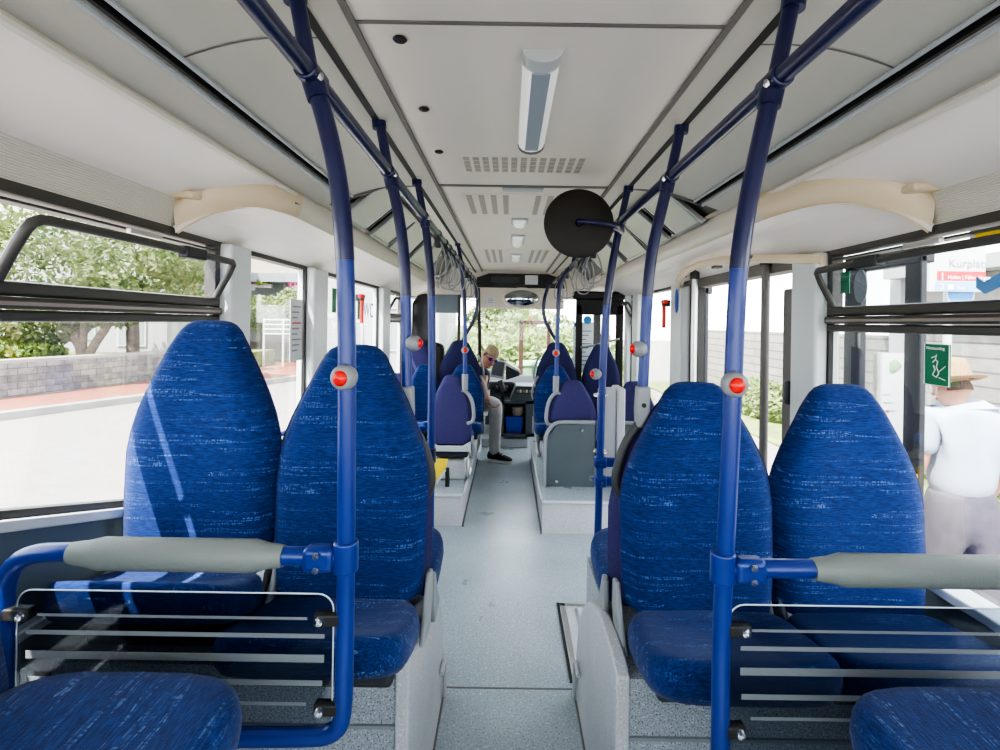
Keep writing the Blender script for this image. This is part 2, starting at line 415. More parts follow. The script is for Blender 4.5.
# the dark end of the curved cove
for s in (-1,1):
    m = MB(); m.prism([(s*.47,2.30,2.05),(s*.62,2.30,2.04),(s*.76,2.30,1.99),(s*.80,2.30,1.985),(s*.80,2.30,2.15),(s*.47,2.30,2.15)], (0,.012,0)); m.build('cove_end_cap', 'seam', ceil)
# --- light panels in the cove
def hatch(s, y0, y1, lab, grp, tilt):
    a = Vector((s*.685, 0, 2.135)); b = Vector((s*.875, 0, 1.955 ))
    o = thing('cove_hatch', lab, 'panel', ((a.x+b.x)/2, (y0+y1)/2, (a.z+b.z)/2-.02), 0, grp)
    d = (b-a); nrm = Vector((-d.z, 0, d.x)).normalized()
    if nrm.z > 0: nrm = -nrm
    A = a + nrm*(.012+tilt); B = b + nrm*.02
    def P(t, y, h=0): p = A.lerp(B, t)+nrm*h; return Vector((p.x, y, p.z))
    MB().prism([P(.02,y0+.015),P(.98,y0+.015),P(.98,y1-.015),P(.02,y1-.015)], nrm*-.008).build('infill_panel', 'hatch', o)
    m = MB(); w = .03
    for t0,t1,u0,u1 in ((0,.06,y0,y1),(.94,1,y0,y1),(.06,.94,y0,y0+w),(.06,.94,y1-w,y1)):
        m.prism([P(t0,u0,.008),P(t1,u0,.008),P(t1,u1,.008),P(t0,u1,.008)], nrm*-.024)
    m.build('rim', 'alu', o, bevel=.003)
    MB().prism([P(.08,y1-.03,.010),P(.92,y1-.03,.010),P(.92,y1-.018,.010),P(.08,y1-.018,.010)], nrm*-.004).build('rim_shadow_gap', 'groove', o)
place = ['nearest the camera', 'second', 'third', 'farthest']
for s, side in ((-1,'left'),(1,'right')):
    for i, (y0,y1,t) in enumerate(((2.46,2.86,.025),(2.98,3.38,.02),(3.46,4.0,.0),(4.12,5.0,0))):
        wd = ['first after the curved cove', 'second after the curved cove', 'third after the curved cove', 'last before the front display'][i]
        hatch(s, y0, y1, 'aluminium framed %s cove panel, %s' % (side, wd), 'framed panels in the roof coves', t)

# ------------------------------------------------------------------ side walls
TR0, TR1, WT = 1.435, 1.53, 1.73
def side_wall(s, name, cuts, y_end):
    wl = sroot(name, (s*W, 3.0, 0))
    m = MB()
    for y0, y1 in cuts: m.span((s*W, y0, -.3), (s*(W+.05), y1, .70))
    m.build('lower_panel', 'sidepanel', wl)
    m = MB()
    for y0, y1 in cuts: m.span((s*(W-.03), y0, .70), (s*(W+.05), y1, .728))
    m.build('window_ledge', 'ledge', wl, bevel=.006)
    m = MB(); m.span((s*(W-.005), YB, 1.728), (s*(W+.05), YF, 1.755)); m.build('window_header', 'winframe', wl)
    m = MB(); m.span((s*W, YB, 1.75), (s*(W+.03), YF, 2.20)); m.build('upper_panel', 'white', wl)
    return wl
wl = side_wall(-1, 'wall_left', [(YB, YF)], YF)
wr = side_wall(1, 'wall_right', [(YB, 2.22), (3.62, 5.35), (6.75, YF)], YF)
def pillar(par, s, y0, y1, mat='pillar', z0=.72, d=.05):
    MB().span((s*(W-d), y0, z0), (s*(W+.05), y1, 1.745)).build('pillar', mat, par, bevel=.012)
    MB().span((s*(W-.004), y1, z0), (s*(W+.014), y1+.014, 1.73)).build('pillar_seal', 'black', par)
    MB().span((s*(W-.004), y0-.014, z0), (s*(W+.014), y0, 1.73)).build('pillar_seal', 'black', par)
for y0,y1 in ((2.03,2.19),(2.90,3.12),(4.50,4.76),(5.5,5.7)): pillar(wl, -1, y0, y1)
for y0,y1 in ((2.03,2.21),(3.64,3.86),(4.86,5.06),(5.28,5.40)): pillar(wr, 1, y0, y1)
pillar(wl, -1, -.35, -.2); pillar(wr, 1, -.35, -.2)
# sloping lower edge of the left rear window
m = MB(); m.prism([(-W-.045,YB,.72),(-W-.045,2.03,.72),(-W-.045,2.03,.725),(-W-.045,.88,1.045),(-W-.045,YB,1.06)], (.05,0,0)); m.build('sill_panel', 'sidepanel', wl)
m = MB(); m.prism([(-W-.05,2.03,.725),(-W-.05,.88,1.045),(-W-.05,YB,1.06),(-W-.05,YB,1.09),(-W-.05,.88,1.072),(-W-.05,2.03,.752)], (.085,0,0)); m.build('sill_trim', 'ledge', wl, bevel=.004)
m = MB(); m.prism([(-W-.05,2.03,.754),(-W-.05,.88,1.074),(-W-.05,YB,1.092),(-W-.05,YB,1.115),(-W-.05,.88,1.092),(-W-.05,2.03,.772)], (.06,0,0)); m.build('sill_seal', 'winframe', wl)
# blue guard rail at the second left window
tag(MB().tube([(-1.13,2.2,.905),(-1.13,2.92,.905)], .012, 10).build('guard_rail', 'bluepaint'), 'thin blue rail across the second window on the street side', 'rail')
# --- windows
wi = 0
def window(s, y0, y1, z0, hopper=False, hy=None):
    global wi; wi += 1
    r = sroot('window_%d' % wi, (s*(W+.02), (y0+y1)/2, z0))
    zt = WT
    MB().span((s*(W+.018), y0, z0-.06), (s*(W+.024), y1, TR0+.04 if hopper else zt)).build('pane', 'glass', r)
    if hopper:
        m = MB()
        for k, (za, zb, dpt) in enumerate(((TR0,TR0+.028,.008),(TR0+.03,TR0+.058,.018),(TR0+.06,TR1,.008))):
            m.span((s*(W-dpt), y0, za), (s*(W+.04), y1, zb))
        m.build('transom', 'winframe', r, bevel=.008)
        MB().span((s*(W-.022), y0, TR0+.038), (s*(W-.017), y1-.02, TR0+.047)).build('transom_highlight', 'bronze', r)  # thin bronze strip standing in for the highlight along the transom
        m = MB(); m.span((s*(W-.005), y0, 1.708),(s*(W+.04), y1, 1.716)); m.span((s*(W-.005), y1-.03, TR1),(s*(W+.04), y1, 1.73)); m.build('opening_frame', 'winframe', r, bevel=.004)
        h0, h1 = hy; xi = s*(W-.085); xo = s*(W-.01); zi, zo = 1.668, TR1
        a, b, c_, d = (xo,h0,zo), (xi,h0,zi), (xi,h1,zi), (xo,h1,zo)
        pts = [Vector(a), Vector(a).lerp(Vector(b),.75), Vector(a).lerp(Vector(b),.97)+Vector((0,.012,0)), Vector(b)+Vector((0,.06,0)), Vector(c_)-Vector((0,.03,0)), Vector(c_).lerp(Vector(d),.1), Vector(d)]
        hp = MB().tube(pts, .0125, 10, sm=1).build('open_hopper_frame', 'winframe', r)
        MB().prism([a,b,c_,d], (s*.004,0,0)).build('hopper_pane', 'glass', r)
        ym = h0 + (h1-h0)*.62
        MB().span((xi-.018, ym, zi-.022),(xi+.018, ym+.11, zi+.016)).build('latch', 'darkgrey', r, bevel=.006)
        MB().span((s*(W-.02), ym-.16, 1.695),(s*(W-.035), ym-.02, 1.712)).build('catch', 'alu', r, bevel=.003)
    return r
window(-1, YB, 2.03, .77, True, (1.14, 1.99))
window(-1, 2.19, 2.90, .73); window(-1, 3.12, 4.50, .73)
window(-1, 4.76, 5.5, .73, True, (4.8, 5.45))
w5 = window(-1, 5.7, 6.95, .73)
window(1, YB, 2.03, .73, True, (1.05, 1.98))
window(1, 3.86, 4.86, .73); w8 = window(1, 5.06, 5.28, .73, True, (5.07, 5.27))
# --- rear wall with a wide rear window (behind the viewer)
wb = sroot('wall_rear', (0, YB, 0))
MB().span((-W, YB-.05, -.3), (W, YB, .95)).build('lower_panel', 'sidepanel', wb)
MB().span((-W, YB-.05, 1.85), (W, YB, 2.20)).build('upper_panel', 'white', wb)
MB().span((-W, YB-.03, .95), (W, YB-.024, 1.85)).build('rear_pane', 'glass', wb)
# --- front wall
wf = sroot('wall_front', (0, YF, 0))
MB().span((-W, YF, -.3), (W, YF+.06, .52)).build('lower_panel', 'sidepanel', wf)
MB().span((-W, YF, .50), (W, YF+.012, 1.82)).build('windscreen', 'glass', wf)
MB().span((-W, YF-.02, .48), (W, YF+.05, .55)).build('windscreen_seal', 'black', wf)
for s in (-1,1): MB().span((s*W, YF-.05, .5), (s*(W-.09), YF+.05, 2.1)).build('corner_pillar', 'black', wf)
# header: cream panel, black display, oval mirror
m = MB(); m.span((-.42, 6.22, 1.622), (.60, 6.30, 1.868)); m.build('header_panel', 'cream', wf, bevel=.02)
m = MB(); m.prism([(-1.185,6.2,1.74),(1.185,6.2,1.74),(1.185,6.2,2.18),(-1.185,6.2,2.18)], (0,.03,0)); m.build('header_bulkhead', 'cream', wf)
m = MB(); m.prism([(-.46,6.17,1.865),(.60,6.17,1.865),(.56,6.17,1.985),(.40,6.17,2.035),(-.30,6.17,2.035),(-.44,6.17,1.985)], (0,.03,0)); m.build('display_hood', 'blackgloss', wf)
MB().span((-.46,6.15,1.855),(.60,6.21,1.866)).build('hood_edge', 'cream', wf)
c = at(515, 280, 6.165); MB().box((c.x-.12,6.163,c.z), (.34,.006,.07)).build('display_screen', 'darkgrey', wf)
c = at(531.5, 280, 6.16)
tag(MB().box(c, (.155,.006,.11)).build('notice_card', 'paper'), 'white card stuck on the black front display', 'card')
c = at(490.5, 292, 6.21)
o = tag(MB().lathe([(0,0),(.052,0),(.052,.004),(0,.005)], c, (0,-1,0), 24).build('round_sticker', 'stickblue'), 'round blue sticker on the cream front header', 'sticker')
c = at(490.5, 301.5, 6.21)
o = tag(MB().box(c, (.10,.005,.11)).build('notice_card', 'paper', bevel=.008), 'small white notice under the round blue sticker', 'card')
for k in range(3): MB().box((c.x, c.y-.004, c.z+.03-k*.02), (.06,.002,.006)).build('printed_line', 'textgrey', o)
c = at(521.5, 298, 6.2)
mi = thing('interior_mirror', 'oval driver mirror set in the cream front header', 'mirror', c)
el = [(math.cos(2*PI*k/28), math.sin(2*PI*k/28)) for k in range(28)]
MB().loft([[c+Vector((.235*a*q, -yy, .125*b*q)) for a,b in el] for q,yy in ((1,-.01),(1,.03),(.93,.045),(.86,.03))], cap=True).build('mirror_rim', 'cream', mi, sharp=50)
MB().loft([[c+Vector((.198*a*q, -yy, .092*b*q)) for a,b in el] for q,yy in ((1,.032),(.6,.042),(.05,.046))]).build('mirror_glass', 'mirror', mi)

# ------------------------------------------------------------------ rear door (middle of the bus), leaves swung outside
d1 = sroot('door_1', (W, 2.9, 0))
MB().span((W-.02,2.24,-.3),(W+.05,2.33,1.62)).build('door_post', 'seam', d1, bevel=.01)
MB().span((W-.04,3.52,-.3),(W+.04,3.64,1.72)).build('door_post', 'lightgrey', d1, bevel=.01)
MB().span((W-.03,3.43,-.3),(W+.03,3.50,1.72)).build('door_seal', 'black', d1)
MB().span((W-.02,3.37,-.3),(W+.02,3.41,1.72)).build('door_seal', 'black', d1)
MB().span((W-.02,2.22,1.70),(W+.06,3.66,1.76)).build('door_header', 'seam', d1)
MB().span((W-.06,2.21,1.12),(W-.035,2.235,1.22)).build('emergency_handle', 'darkgrey', d1, bevel=.006)
def leaf(y0, y1, x):
    m = MB()
    m.span((x,y0,-.2),(x+.025,y0+.075,1.75)); m.span((x,y1-.10,-.2),(x+.03,y1,1.75)); m.span((x,y0,-.2),(x+.05,y1,-.1)); m.span((x,y0,1.68),(x+.05,y1,1.75))
    m.build('door_leaf_frame', 'leafframe', d1, bevel=.006)
    MB().span((x+.02,y0+.08,-.1),(x+.026,y1-.08,1.68)).build('door_leaf_pane', 'glass', d1)
leaf(1.79, 2.20, 1.36); leaf(3.75, 4.3, 1.36)
MB().span((1.345,1.79,.92),(1.36,1.815,.95)).build('reflector', 'orange', d1)
# silver poles beside the door
for (px, y, mat, lab) in ((765, 2.45, 'alu', 'dark grey vertical grab pole standing just inside the open middle door'), (694, 3.25, 'alu', 'silver vertical grab pole at the front edge of the open middle door')):
    p = at(px, 330, y); o = thing('grab_pole', lab, 'pole', (p.x, y, 0))
    MB().cyl((p.x,y,0),(p.x,y,1.80), .019).build('tube', 'seam' if px == 765 else 'alu', o)
    MB().cyl((p.x,y,1.74),(p.x,y,1.80), .028).build('top_flange', 'darkgrey', o)
# front door
d2 = sroot('door_2', (W, 6.05, 0))
m = MB(); x0, x1 = .66, 1.17; y = 5.55
m.span((x0,y,.05),(x0+.07,y+.05,1.66)); m.span((x1-.08,y,.05),(x1,y+.05,1.66)); m.span((x0,y,1.55),(x1,y+.05,1.72)); m.span((x0,y,.05),(x1,y+.05,.2))
m.build('door_leaf_frame', 'black', d2, bevel=.012)
MB().span((x0+.07,y+.02,.2),(x1-.08,y+.026,1.56)).build('door_leaf_pane', 'glass', d2)
MB().tube([(x0+.05,y-.02,1.20),(x0+.25,y-.05,1.24),(x1-.05,y-.03,1.30)], .012, 8).build('leaf_handrail', 'alu', d2)
MB().span((W-.03,5.36,-.3),(W+.05,5.44,1.74)).build('door_post', 'darkgrey', d2)
MB().span((W-.03,6.68,-.3),(W+.05,6.76,1.74)).build('door_post', 'darkgrey', d2)
MB().span((.62,5.50,1.715),(W,5.62,1.80)).build('door_header', 'black', d2, bevel=.03)
# notices on the front door glass
a, b = at(573.5, 322, 5.55), at(593, 371, 5.55)
o = tag(MB().span((a.x,5.562,b.z),(b.x,5.566,a.z)).build('notice_sheet', 'paleg'), 'large pale notice sheet on the front door glass', 'notice')
for k in range(9): MB().span((a.x+.02,5.558,a.z-.10-k*.045),(b.x-.02-(k%3)*.03,5.561,a.z-.09-k*.045)).build('printed_line', 'textgrey' if k % 4 == 0 else 'greyplastic', o)
MB().span((a.x+.01,5.558,a.z-.05),(a.x+.08,5.561,a.z-.015)).build('printed_heading', 'stickblue', o)
c = at(587.5, 320, 5.54); tag(MB().lathe([(0,0),(.045,0),(.045,.003),(0,.003)], c, (0,-1,0), 20).build('round_sticker', 'skyblue'), 'round light blue sticker above the notice on the front door', 'sticker')

# ------------------------------------------------------------------ ceiling fittings
def cpt(px, py): # ceiling point
    dx, dy = px-VX, py-VY; Y = (2.065-CZ)*F/-(dy-ROLL*dx); return Vector((CX+(dx+ROLL*dy)*Y/F, Y, 2.065))
o = thing('ceiling_light', 'long clear strip light in the middle of the nearer ceiling panel', 'light', (.012, 1.48, 2.065))
def halfround(x, y0, y1, w, h, z=2.065, n=8):
    return MB().loft([[Vector((x+w/2*math.cos(PI*k/n), y, z-h*math.sin(PI*k/n))) for k in range(n+1)] for y in (y0, y1)])
halfround(.012,1.17,1.80,.088,.028).build('diffuser', 'diffuser', o, sharp=60)
MB().span((-.010,1.222,2.034),(.034,1.76,2.0375)).build('lamp_tube', 'reflector', o)
halfround(.012,1.165,1.22,.092,.030).build('end_cap', 'lightgrey', o, sharp=60)
halfround(.012,1.785,1.803,.092,.031).build('end_cap', 'seam', o, sharp=60)
o = thing('ceiling_vent', 'slotted grey air vent behind the long strip light', 'vent', (0,2.02,2.065))
m = MB(); 
for k in range(13):
    for j in range(4):
        x = -.225+k*.0362; y = 1.93+j*.048; m.span((x-.0115,y,2.0635),(x+.0115,y+.04,2.066))
m.build('slot', 'vent', o)
MB().span((-.25,1.915,2.0645),(.245,2.125,2.066)).build('plate', 'ceil', o)
def vent(y0, y1, xs, lab):
    o = thing('ceiling_vent', lab, 'vent', (0,(y0+y1)/2,2.07))
    m = MB()
    for x in xs: m.span((x-.014,y0,2.066),(x+.014,y1,2.0705))
    m.build('slot', 'vent', o)
    MB().span((min(xs)-.03,y0-.03,2.068),(max(xs)+.03,y1+.03,2.0705)).build('plate', 'ceil', o)
vent(2.52, 2.95, [-.26,-.20,-.14,-.08,.08,.14,.20], 'wide air vent with pale slots on the second ceiling panel')
vent(4.4, 5.3, [-.26,-.20,-.14,.14,.20,.26], 'far air vent with six grey slots beside the small lamp')
MB().box((-.0,2.40,2.066),(.19,.045,.012)).build('vent_lip', 'lightgrey', ceil, bevel=.005)
for (yy, lab, l) in ((3.15,'small square ceiling lamp nearest to the slotted vents',.16),(3.85,'middle one of three small square ceiling lamps',.42),(4.85,'farthest small ceiling lamp between the grey slots',.42)):
    o = thing('ceiling_lamp', lab, 'light', (.0, yy, 2.07), 0, None)
    MB().box((0,yy,2.066),(.10,l,.012)).build('bezel', 'lightgrey', o, bevel=.005)
    halfround(0,yy-l*.4,yy+l*.4,.075,.025,2.06).build('diffuser', 'diffuser', o, sharp=60)
for i, (px, py) in enumerate(((400,38),(424,108),(439,151))):
    c = cpt(px, py); o = MB().lathe([(0,0),(.013,0),(.016,.003),(.013,.006),(0,.007)], (c.x,c.y,2.0645), (0,0,-1), 16).build('ceiling_plug', 'black')
    tag(o, 'small black round ceiling plug, %s' % ['nearest of the row of three','middle of the row of three','next to the slotted vent'][i], 'plug', 'black ceiling plugs')

# ================================================================== SEATS
HW = [(0,.94),(.06,.96),(.2,.99),(.45,1.0),(.54,.96),(.62,.895),(.70,.80),(.78,.685),(.85,.57),(.91,.475),(.955,.40),(.98,.33),(.995,.24),(1.0,.12)]
def seat(label, x, y, zc, w=.425, back=.63, face=-1, rotz=None, group='bus seats', handle=0, lean=.05, cd=.36, plush='purple', base=None, rise=.05, trim=False, cush=True, hinge=(-1,1), name='bus_chair'):
    """local frame: seat looks along -Y; y = plane of the front of the backrest; zc = height where back meets cushion"""
    rz = rotz if rotz is not None else (0 if face < 0 else PI)
    o = thing(name, label, 'seat', (x, y, zc), rz, group)
    def section(t, hw, front):
        ox = lean*t; pts = []
        n = 14; edge = min(1, (1.0001-t)/.12) ** .5
        for k in range(n+1):
            u = -1 + 2*k/n
            rim = (1-abs(u)**5)**.5 if abs(u) < 1 else 0
            if front:
                yv = -(.050*rim*edge + .012*rim*(math.cos(PI*u*1.0)*-.5+.5)*(1 if t < .7 else (1-t)/.3))
            else: yv = .045*rim*edge + .004
            pts.append(Vector((u*hw*w/2, ox+yv+.045, t*back)))
        if front: pts += [Vector((hw*w/2*.98*(1-2*k/4), ox+.050, t*back)) for k in range(5)]
        else: pts += [Vector((hw*w/2*1.01*(1-2*k/4), ox+.046, t*back)) for k in range(5)]
        return pts
    fine = []
    for i in range(len(HW)-1):
        (t0,a0),(t1,a1) = HW[i], HW[i+1]
        fine += [(t0+(t1-t0)*q, a0+(a1-a0)*q) for q in (0,.5)]
    fine.append(HW[-1])
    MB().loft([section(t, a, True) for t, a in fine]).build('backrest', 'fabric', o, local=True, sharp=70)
    MB().loft([section(t, a*1.01, False) for t, a in fine]).build('back_shell', plush, o, local=True, sharp=70)
    if cush:
        n = 36; rings = []
        def plan(sc, z):
            r = []
            for k in range(n):
                a = 2*PI*k/n; ca, sa = math.cos(a), math.sin(a); e = 2/4.2
                px = w/2*1.02*math.copysign(abs(ca)**e, ca)*sc; py = cd/2*math.copysign(abs(sa)**e, sa)*sc
                yy = -cd/2+.03+py; f = (.03-yy)/cd      # 0 back .. 1 front
                r.append(Vector((px, yy, z + rise*f*f)))
            return r
        for sc, z in ((.80,-.090),(.93,-.085),(.985,-.066),(1,-.045),(.992,-.022),(.965,-.004),(.92,.006),(.82,.010),(.55,.004),(.2,.0)): rings.append(plan(sc, z))
        MB().loft(rings).build('seat_cushion', 'cushfabric', o, local=True, sharp=75)
        MB().box((0,-cd/2+.09,-.10),(w*.8,cd*.55,.05)).build('seat_pan', 'darkgrey', o, local=True, bevel=.015)
    for sx in (hinge if hinge else ()):
        xx = sx*(w/2+.008)
        MB().prism([(xx-.008,-.07,-.085),(xx-.008,.05,-.10),(xx-.008,.09,-.02),(xx-.008,.085,.055),(xx-.008,.045,.06),(xx-.008,-.0,-.02)], (.016,0,0)).build('hinge_bracket', 'greyplastic', o, local=True, bevel=.006)
    if trim:
        MB().prism([(-w/2*.98,.095,.03),(-w/2*.6,.100,-.005),(w/2*.6,.100,-.005),(w/2*.98,.095,.03),(w/2,.095,-.05),(-w/2,.095,-.05)], (0,.03,0)).build('shell_trim', 'lightgrey', o, local=True, bevel=.008)
    if handle:
        hx = handle*(w/2)
        pts = [(hx*.80,.09,back*.80),(hx*.98,.075,back*.70),(hx*1.10,.07,back*.56),(hx*1.12,.07,back*.47),(hx*1.02,.07,back*.40)]
        MB().tube(pts, .011, 8, sm=2).build('grab_handle', 'darkgrey' if y < 2 else 'greyplastic', o, local=True)
    if base is not None:
        MB().span((-w*.36,-cd+.09,base-zc),(w*.36,.03,-.14)).build('pedestal', 'sideplate', o, local=True, bevel=.02)
        for sx in (-1,1): MB().tube([(sx*w*.42,.06,-.12),(sx*w*.42,.075,base-zc+.02),(sx*w*.42,-.2,base-zc+.02)], .015, 8, sm=2).build('side_leg', 'alu', o, local=True)
    return o
YS = 1.44
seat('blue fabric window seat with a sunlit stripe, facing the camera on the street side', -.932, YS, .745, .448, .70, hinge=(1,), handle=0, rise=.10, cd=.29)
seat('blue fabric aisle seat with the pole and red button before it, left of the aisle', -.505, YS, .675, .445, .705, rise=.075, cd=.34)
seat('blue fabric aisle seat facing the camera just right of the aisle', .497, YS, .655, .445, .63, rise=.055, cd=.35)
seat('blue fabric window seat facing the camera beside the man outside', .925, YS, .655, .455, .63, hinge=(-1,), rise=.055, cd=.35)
# back to back behind them, facing the front
seat('forward facing aisle seat behind the left blue seat, only cushion and purple edge showing', -.50, 1.655, .62, .43, .62, face=1, cd=.40)
seat('forward facing aisle seat behind the right blue seat, only cushion and purple edge showing', .475, 1.655, .62, .43, .62, face=1, cd=.40)
# sideways seats nearest the camera
seat('sideways blue seat at the lower left corner, cushion toward the aisle', -.835, .62, .862, .50, .60, rotz=PI/2, cd=.42, rise=.0, lean=.17, hinge=False)
seat('sideways blue seat at the lower right corner, cushion toward the aisle', .86, .62, .857, .50, .60, rotz=-PI/2, cd=.42, rise=.0, lean=.17, hinge=False)
# middle rows
PZ = .23
def pix_seat(label, cx, top, wpx, y, zc, **k):
    p = at(cx, top, y); w = wpx*y/F
    return seat(label, p.x, y, zc, w, p.z-zc, **k)
pix_seat('purple backed aisle seat over the yellow flap, left of the aisle', 453, 374, 40, 4.05, .52, face=1, base=PZ, trim=True, cd=.38, lean=.03)
pix_seat('purple backed window seat behind the left grab pole and button', 399, 372, 34, 4.05, .52, face=1, base=PZ, lean=.03)
pix_seat('purple backed aisle seat behind the dark grey partition panel, right of the aisle', 571, 379, 49, 4.05, .50, face=1, base=PZ, lean=.03)
pix_seat('purple backed seat to the right of the white upright casing', 632, 380, 46, 4.05, .50, face=1, base=PZ, lean=.03)
pix_seat('patterned blue seat facing the camera, beyond the purple seat with the yellow flap', 464, 365, 40, 4.95, .50, face=-1, base=PZ, handle=1, lean=.03)
pix_seat('patterned blue window seat facing the camera, by the far left windows', 423, 365, 34, 4.95, .50, face=-1, base=PZ, lean=.03)
pix_seat('patterned blue seat facing the camera, beyond the purple seat with the grey partition', 556, 366, 42, 4.95, .50, face=-1, base=PZ, handle=-1, lean=.03)
pix_seat('tall dark purple seat back left of the driver', 461, 340, 42, 5.25, .62, face=1, base=PZ, handle=-1, plush='darkplush', lean=.03)
pix_seat('tall purple window seat back by the far left windows', 420, 340, 34, 5.25, .62, face=1, base=PZ, lean=.03)
pix_seat('tall dark seat back right of the aisle nearest the windscreen', 556, 342, 40, 5.25, .62, face=1, base=PZ, handle=1, plush='darkplush', lean=.03)
pix_seat('tall dark seat back before the notice on the front door', 600, 344, 37, 5.25, .62, face=1, base=PZ, plush='darkplush', lean=.03)

# ------------------------------------------------------------------ seat boxes and podiums
def seatbox(s, xa, lab, zt):
    o = thing('seat_box', lab, 'seat base', (s*.7, 1.6, 0))
    xi = xa + s*.03
    MB().span((xi,1.30,0),(s*(W-.005),1.98,zt)).build('box_body', 'basespeck', o)
    MB().span((xi+s*.0,1.292,zt-.15),(s*(W-.3),1.30,zt-.142)).build('front_seam', 'greyplastic', o)
    prof = [(1.29,0),(1.29,zt+.01),(1.36,zt+.03),(1.44,zt+.03)]
    for k in range(1,13):
        a = PI/2*k/12; prof.append((1.44+.60*math.sin(a)**1.0, (zt+.03)*math.cos(a)**.9 if k < 12 else 0))
    MB().prism([(xa, y, z) for y, z in prof], (s*.035,0,0)).build('side_plate', 'sideplate', o, bevel=.006)
    MB().span((xa-s*.006,1.3,0),(xa+s*.0,2.05,.012)).build('foot_strip', 'seam', o)
    MB().tube([(xa-s*.012,1.86,.19),(xa-s*.012,1.96,.19),(xa-s*.012,1.97,.13),(xa-s*.012,1.97,.03)], .008, 8, sm=1).build('side_clip', 'lightgrey', o)
    return o
seatbox(-1, -.29, 'pale speckled seat box with rounded side plate, left of the aisle', .585)
seatbox(1, .225, 'pale speckled seat box with rounded side plate, right of the aisle', .565)
# boxes under sideways seats
for s in (-1,1):
    o = MB().span((s*.62,.30,0),(s*1.12,.9,.735)).build('bench_plinth', 'basespeck')
    tag(o, 'speckled base under the sideways seat at the lower %s corner' % ('left' if s<0 else 'right'), 'seat base')
def podium(s, xa, y0, y1, lab):
    o = thing('podium', lab, 'platform', (s*.7, (y0+y1)/2, 0))
    MB().span((xa,y0,0),(s*(W-.005),y1,PZ-.012)).build('platform_body', 'sideplate', o)
    MB().span((xa+s*.004,y0+.004,PZ-.012),(s*(W-.005),y1,PZ)).build('platform_top', 'floor', o)
    MB().tube([(s*(W-.02),y0-.004,PZ-.012),(xa,y0-.004,PZ-.012),(xa-s*.004,y0+.05,PZ-.012),(xa-s*.004,y1,PZ-.012)], .013, 8).build('edge_trim', 'lightgrey', o)
    MB().span((xa-s*.012,y0-.012,0),(xa-s*.002,y1,.012)).build('foot_strip', 'seam', o)
podium(-1, -.37, 3.7, 5.5, 'grey raised platform under the middle seats, left of the aisle')
podium(1, .195, 3.59, 5.5, 'grey raised platform under the middle seats, right of the aisle')
# low step in the driver zone
tag(MB().span((-.36,6.05,0),(.19,6.9,.10)).build('entrance_step', 'sideplate', bevel=.01), 'pale low step at the front end of the aisle', 'step')

# ------------------------------------------------------------------ rails and poles
RZ = CZ+.444
RL, RR = -.42, .42
for s, X, lab in ((-1,RL,'dark navy overhead handrail along the left side of the roof'),(1,RR,'dark navy overhead handrail along the right side of the roof')):
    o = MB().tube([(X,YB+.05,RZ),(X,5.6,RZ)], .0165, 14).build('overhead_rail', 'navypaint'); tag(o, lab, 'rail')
def stop_button(x, y, z, face, lab, r=.024):
    o = thing('stop_button', lab, 'button', (x,y,z), 0, 'stop request buttons')
    d = Vector(face).normalized(); c = Vector((x,y,z))+d*.006
    MB().lathe([(0,-.022),(r*.6,-.020),(r*.9,-.011),(r,.0),(r*.95,.010),(r*.75,.018),(r*.4,.021),(0,.021)], c, d, 24).build('housing', 'greyplastic', o, sharp=60)
    MB().lathe([(r*.62,.014),(r*.60,.020),(r*.40,.025),(0,.027)], c, d, 20).build('push_cap', 'red', o, sharp=60)
def pole(lab, y, s, X, pts, zb, parts=(), mat='bluepaint', btn=None, zcut=1.56):
    """pts: pixel points from the rail joint downwards"""
    o = thing('grab_pole', lab, 'pole', (X, y, zb))
    P = [Vector((X, y, RZ))] + [at(px,py,y) for px,py in pts]
    zs = [p.z for p in P]
    k = max(2, len(P)//2)
    cut = 1
    while cut < len(P)-1 and P[cut].z > zcut: cut += 1
    cut = min(cut, len(P)-1)
    S = P[:]
    for _ in range(2):
        q = [S[0]]
        for a, b in zip(S, S[1:]): q += [a*.75+b*.25, a*.25+b*.75]
        S = q+[S[-1]]
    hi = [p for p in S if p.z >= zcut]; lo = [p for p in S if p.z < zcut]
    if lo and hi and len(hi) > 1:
        MB().tube(hi+[lo[0]], .0168, 14).build('backlit_upper_tube', 'navypaint', o)  # navy above the joint, with backlit shade put into the colour
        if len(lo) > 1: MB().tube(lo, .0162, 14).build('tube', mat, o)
    else: MB().tube(S, .0165, 14).build('tube', mat, o)
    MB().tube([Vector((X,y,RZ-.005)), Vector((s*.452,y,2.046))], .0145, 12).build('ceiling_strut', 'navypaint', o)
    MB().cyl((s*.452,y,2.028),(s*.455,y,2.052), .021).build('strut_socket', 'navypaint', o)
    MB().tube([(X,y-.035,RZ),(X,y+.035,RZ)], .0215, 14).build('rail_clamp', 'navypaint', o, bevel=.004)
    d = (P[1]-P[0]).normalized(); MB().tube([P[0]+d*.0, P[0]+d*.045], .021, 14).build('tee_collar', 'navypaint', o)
    MB().lathe([(0,0),(.007,0),(.007,.004),(0,.005)], Vector((X-s*.021,y-.02,RZ-.01)), (-s,-.3,-.4), 10).build('clamp_screw', 'chrome', o)
    return o, P
YP = .945
pl, P1 = pole('tall blue pole with red button at the left partition, nearest the camera', YP, -1, RL, [(327,125),(339,180),(345,250),(347,330),(347,420),(346,560),(345,640),(344,700)], .6)
pr, P2 = pole('tall blue pole with red button at the right partition, nearest the camera', YP, 1, RR, [(762,135),(748,200),(739,260),(735,330),(733,384),(729,480),(724,570),(721,640),(720,750),(720,800)], .6)
b = at(346,377,YP-.022); stop_button(b.x,b.y,b.z,(-.12,-1,0),'grey stop button with red cap on the near left pole', .023)
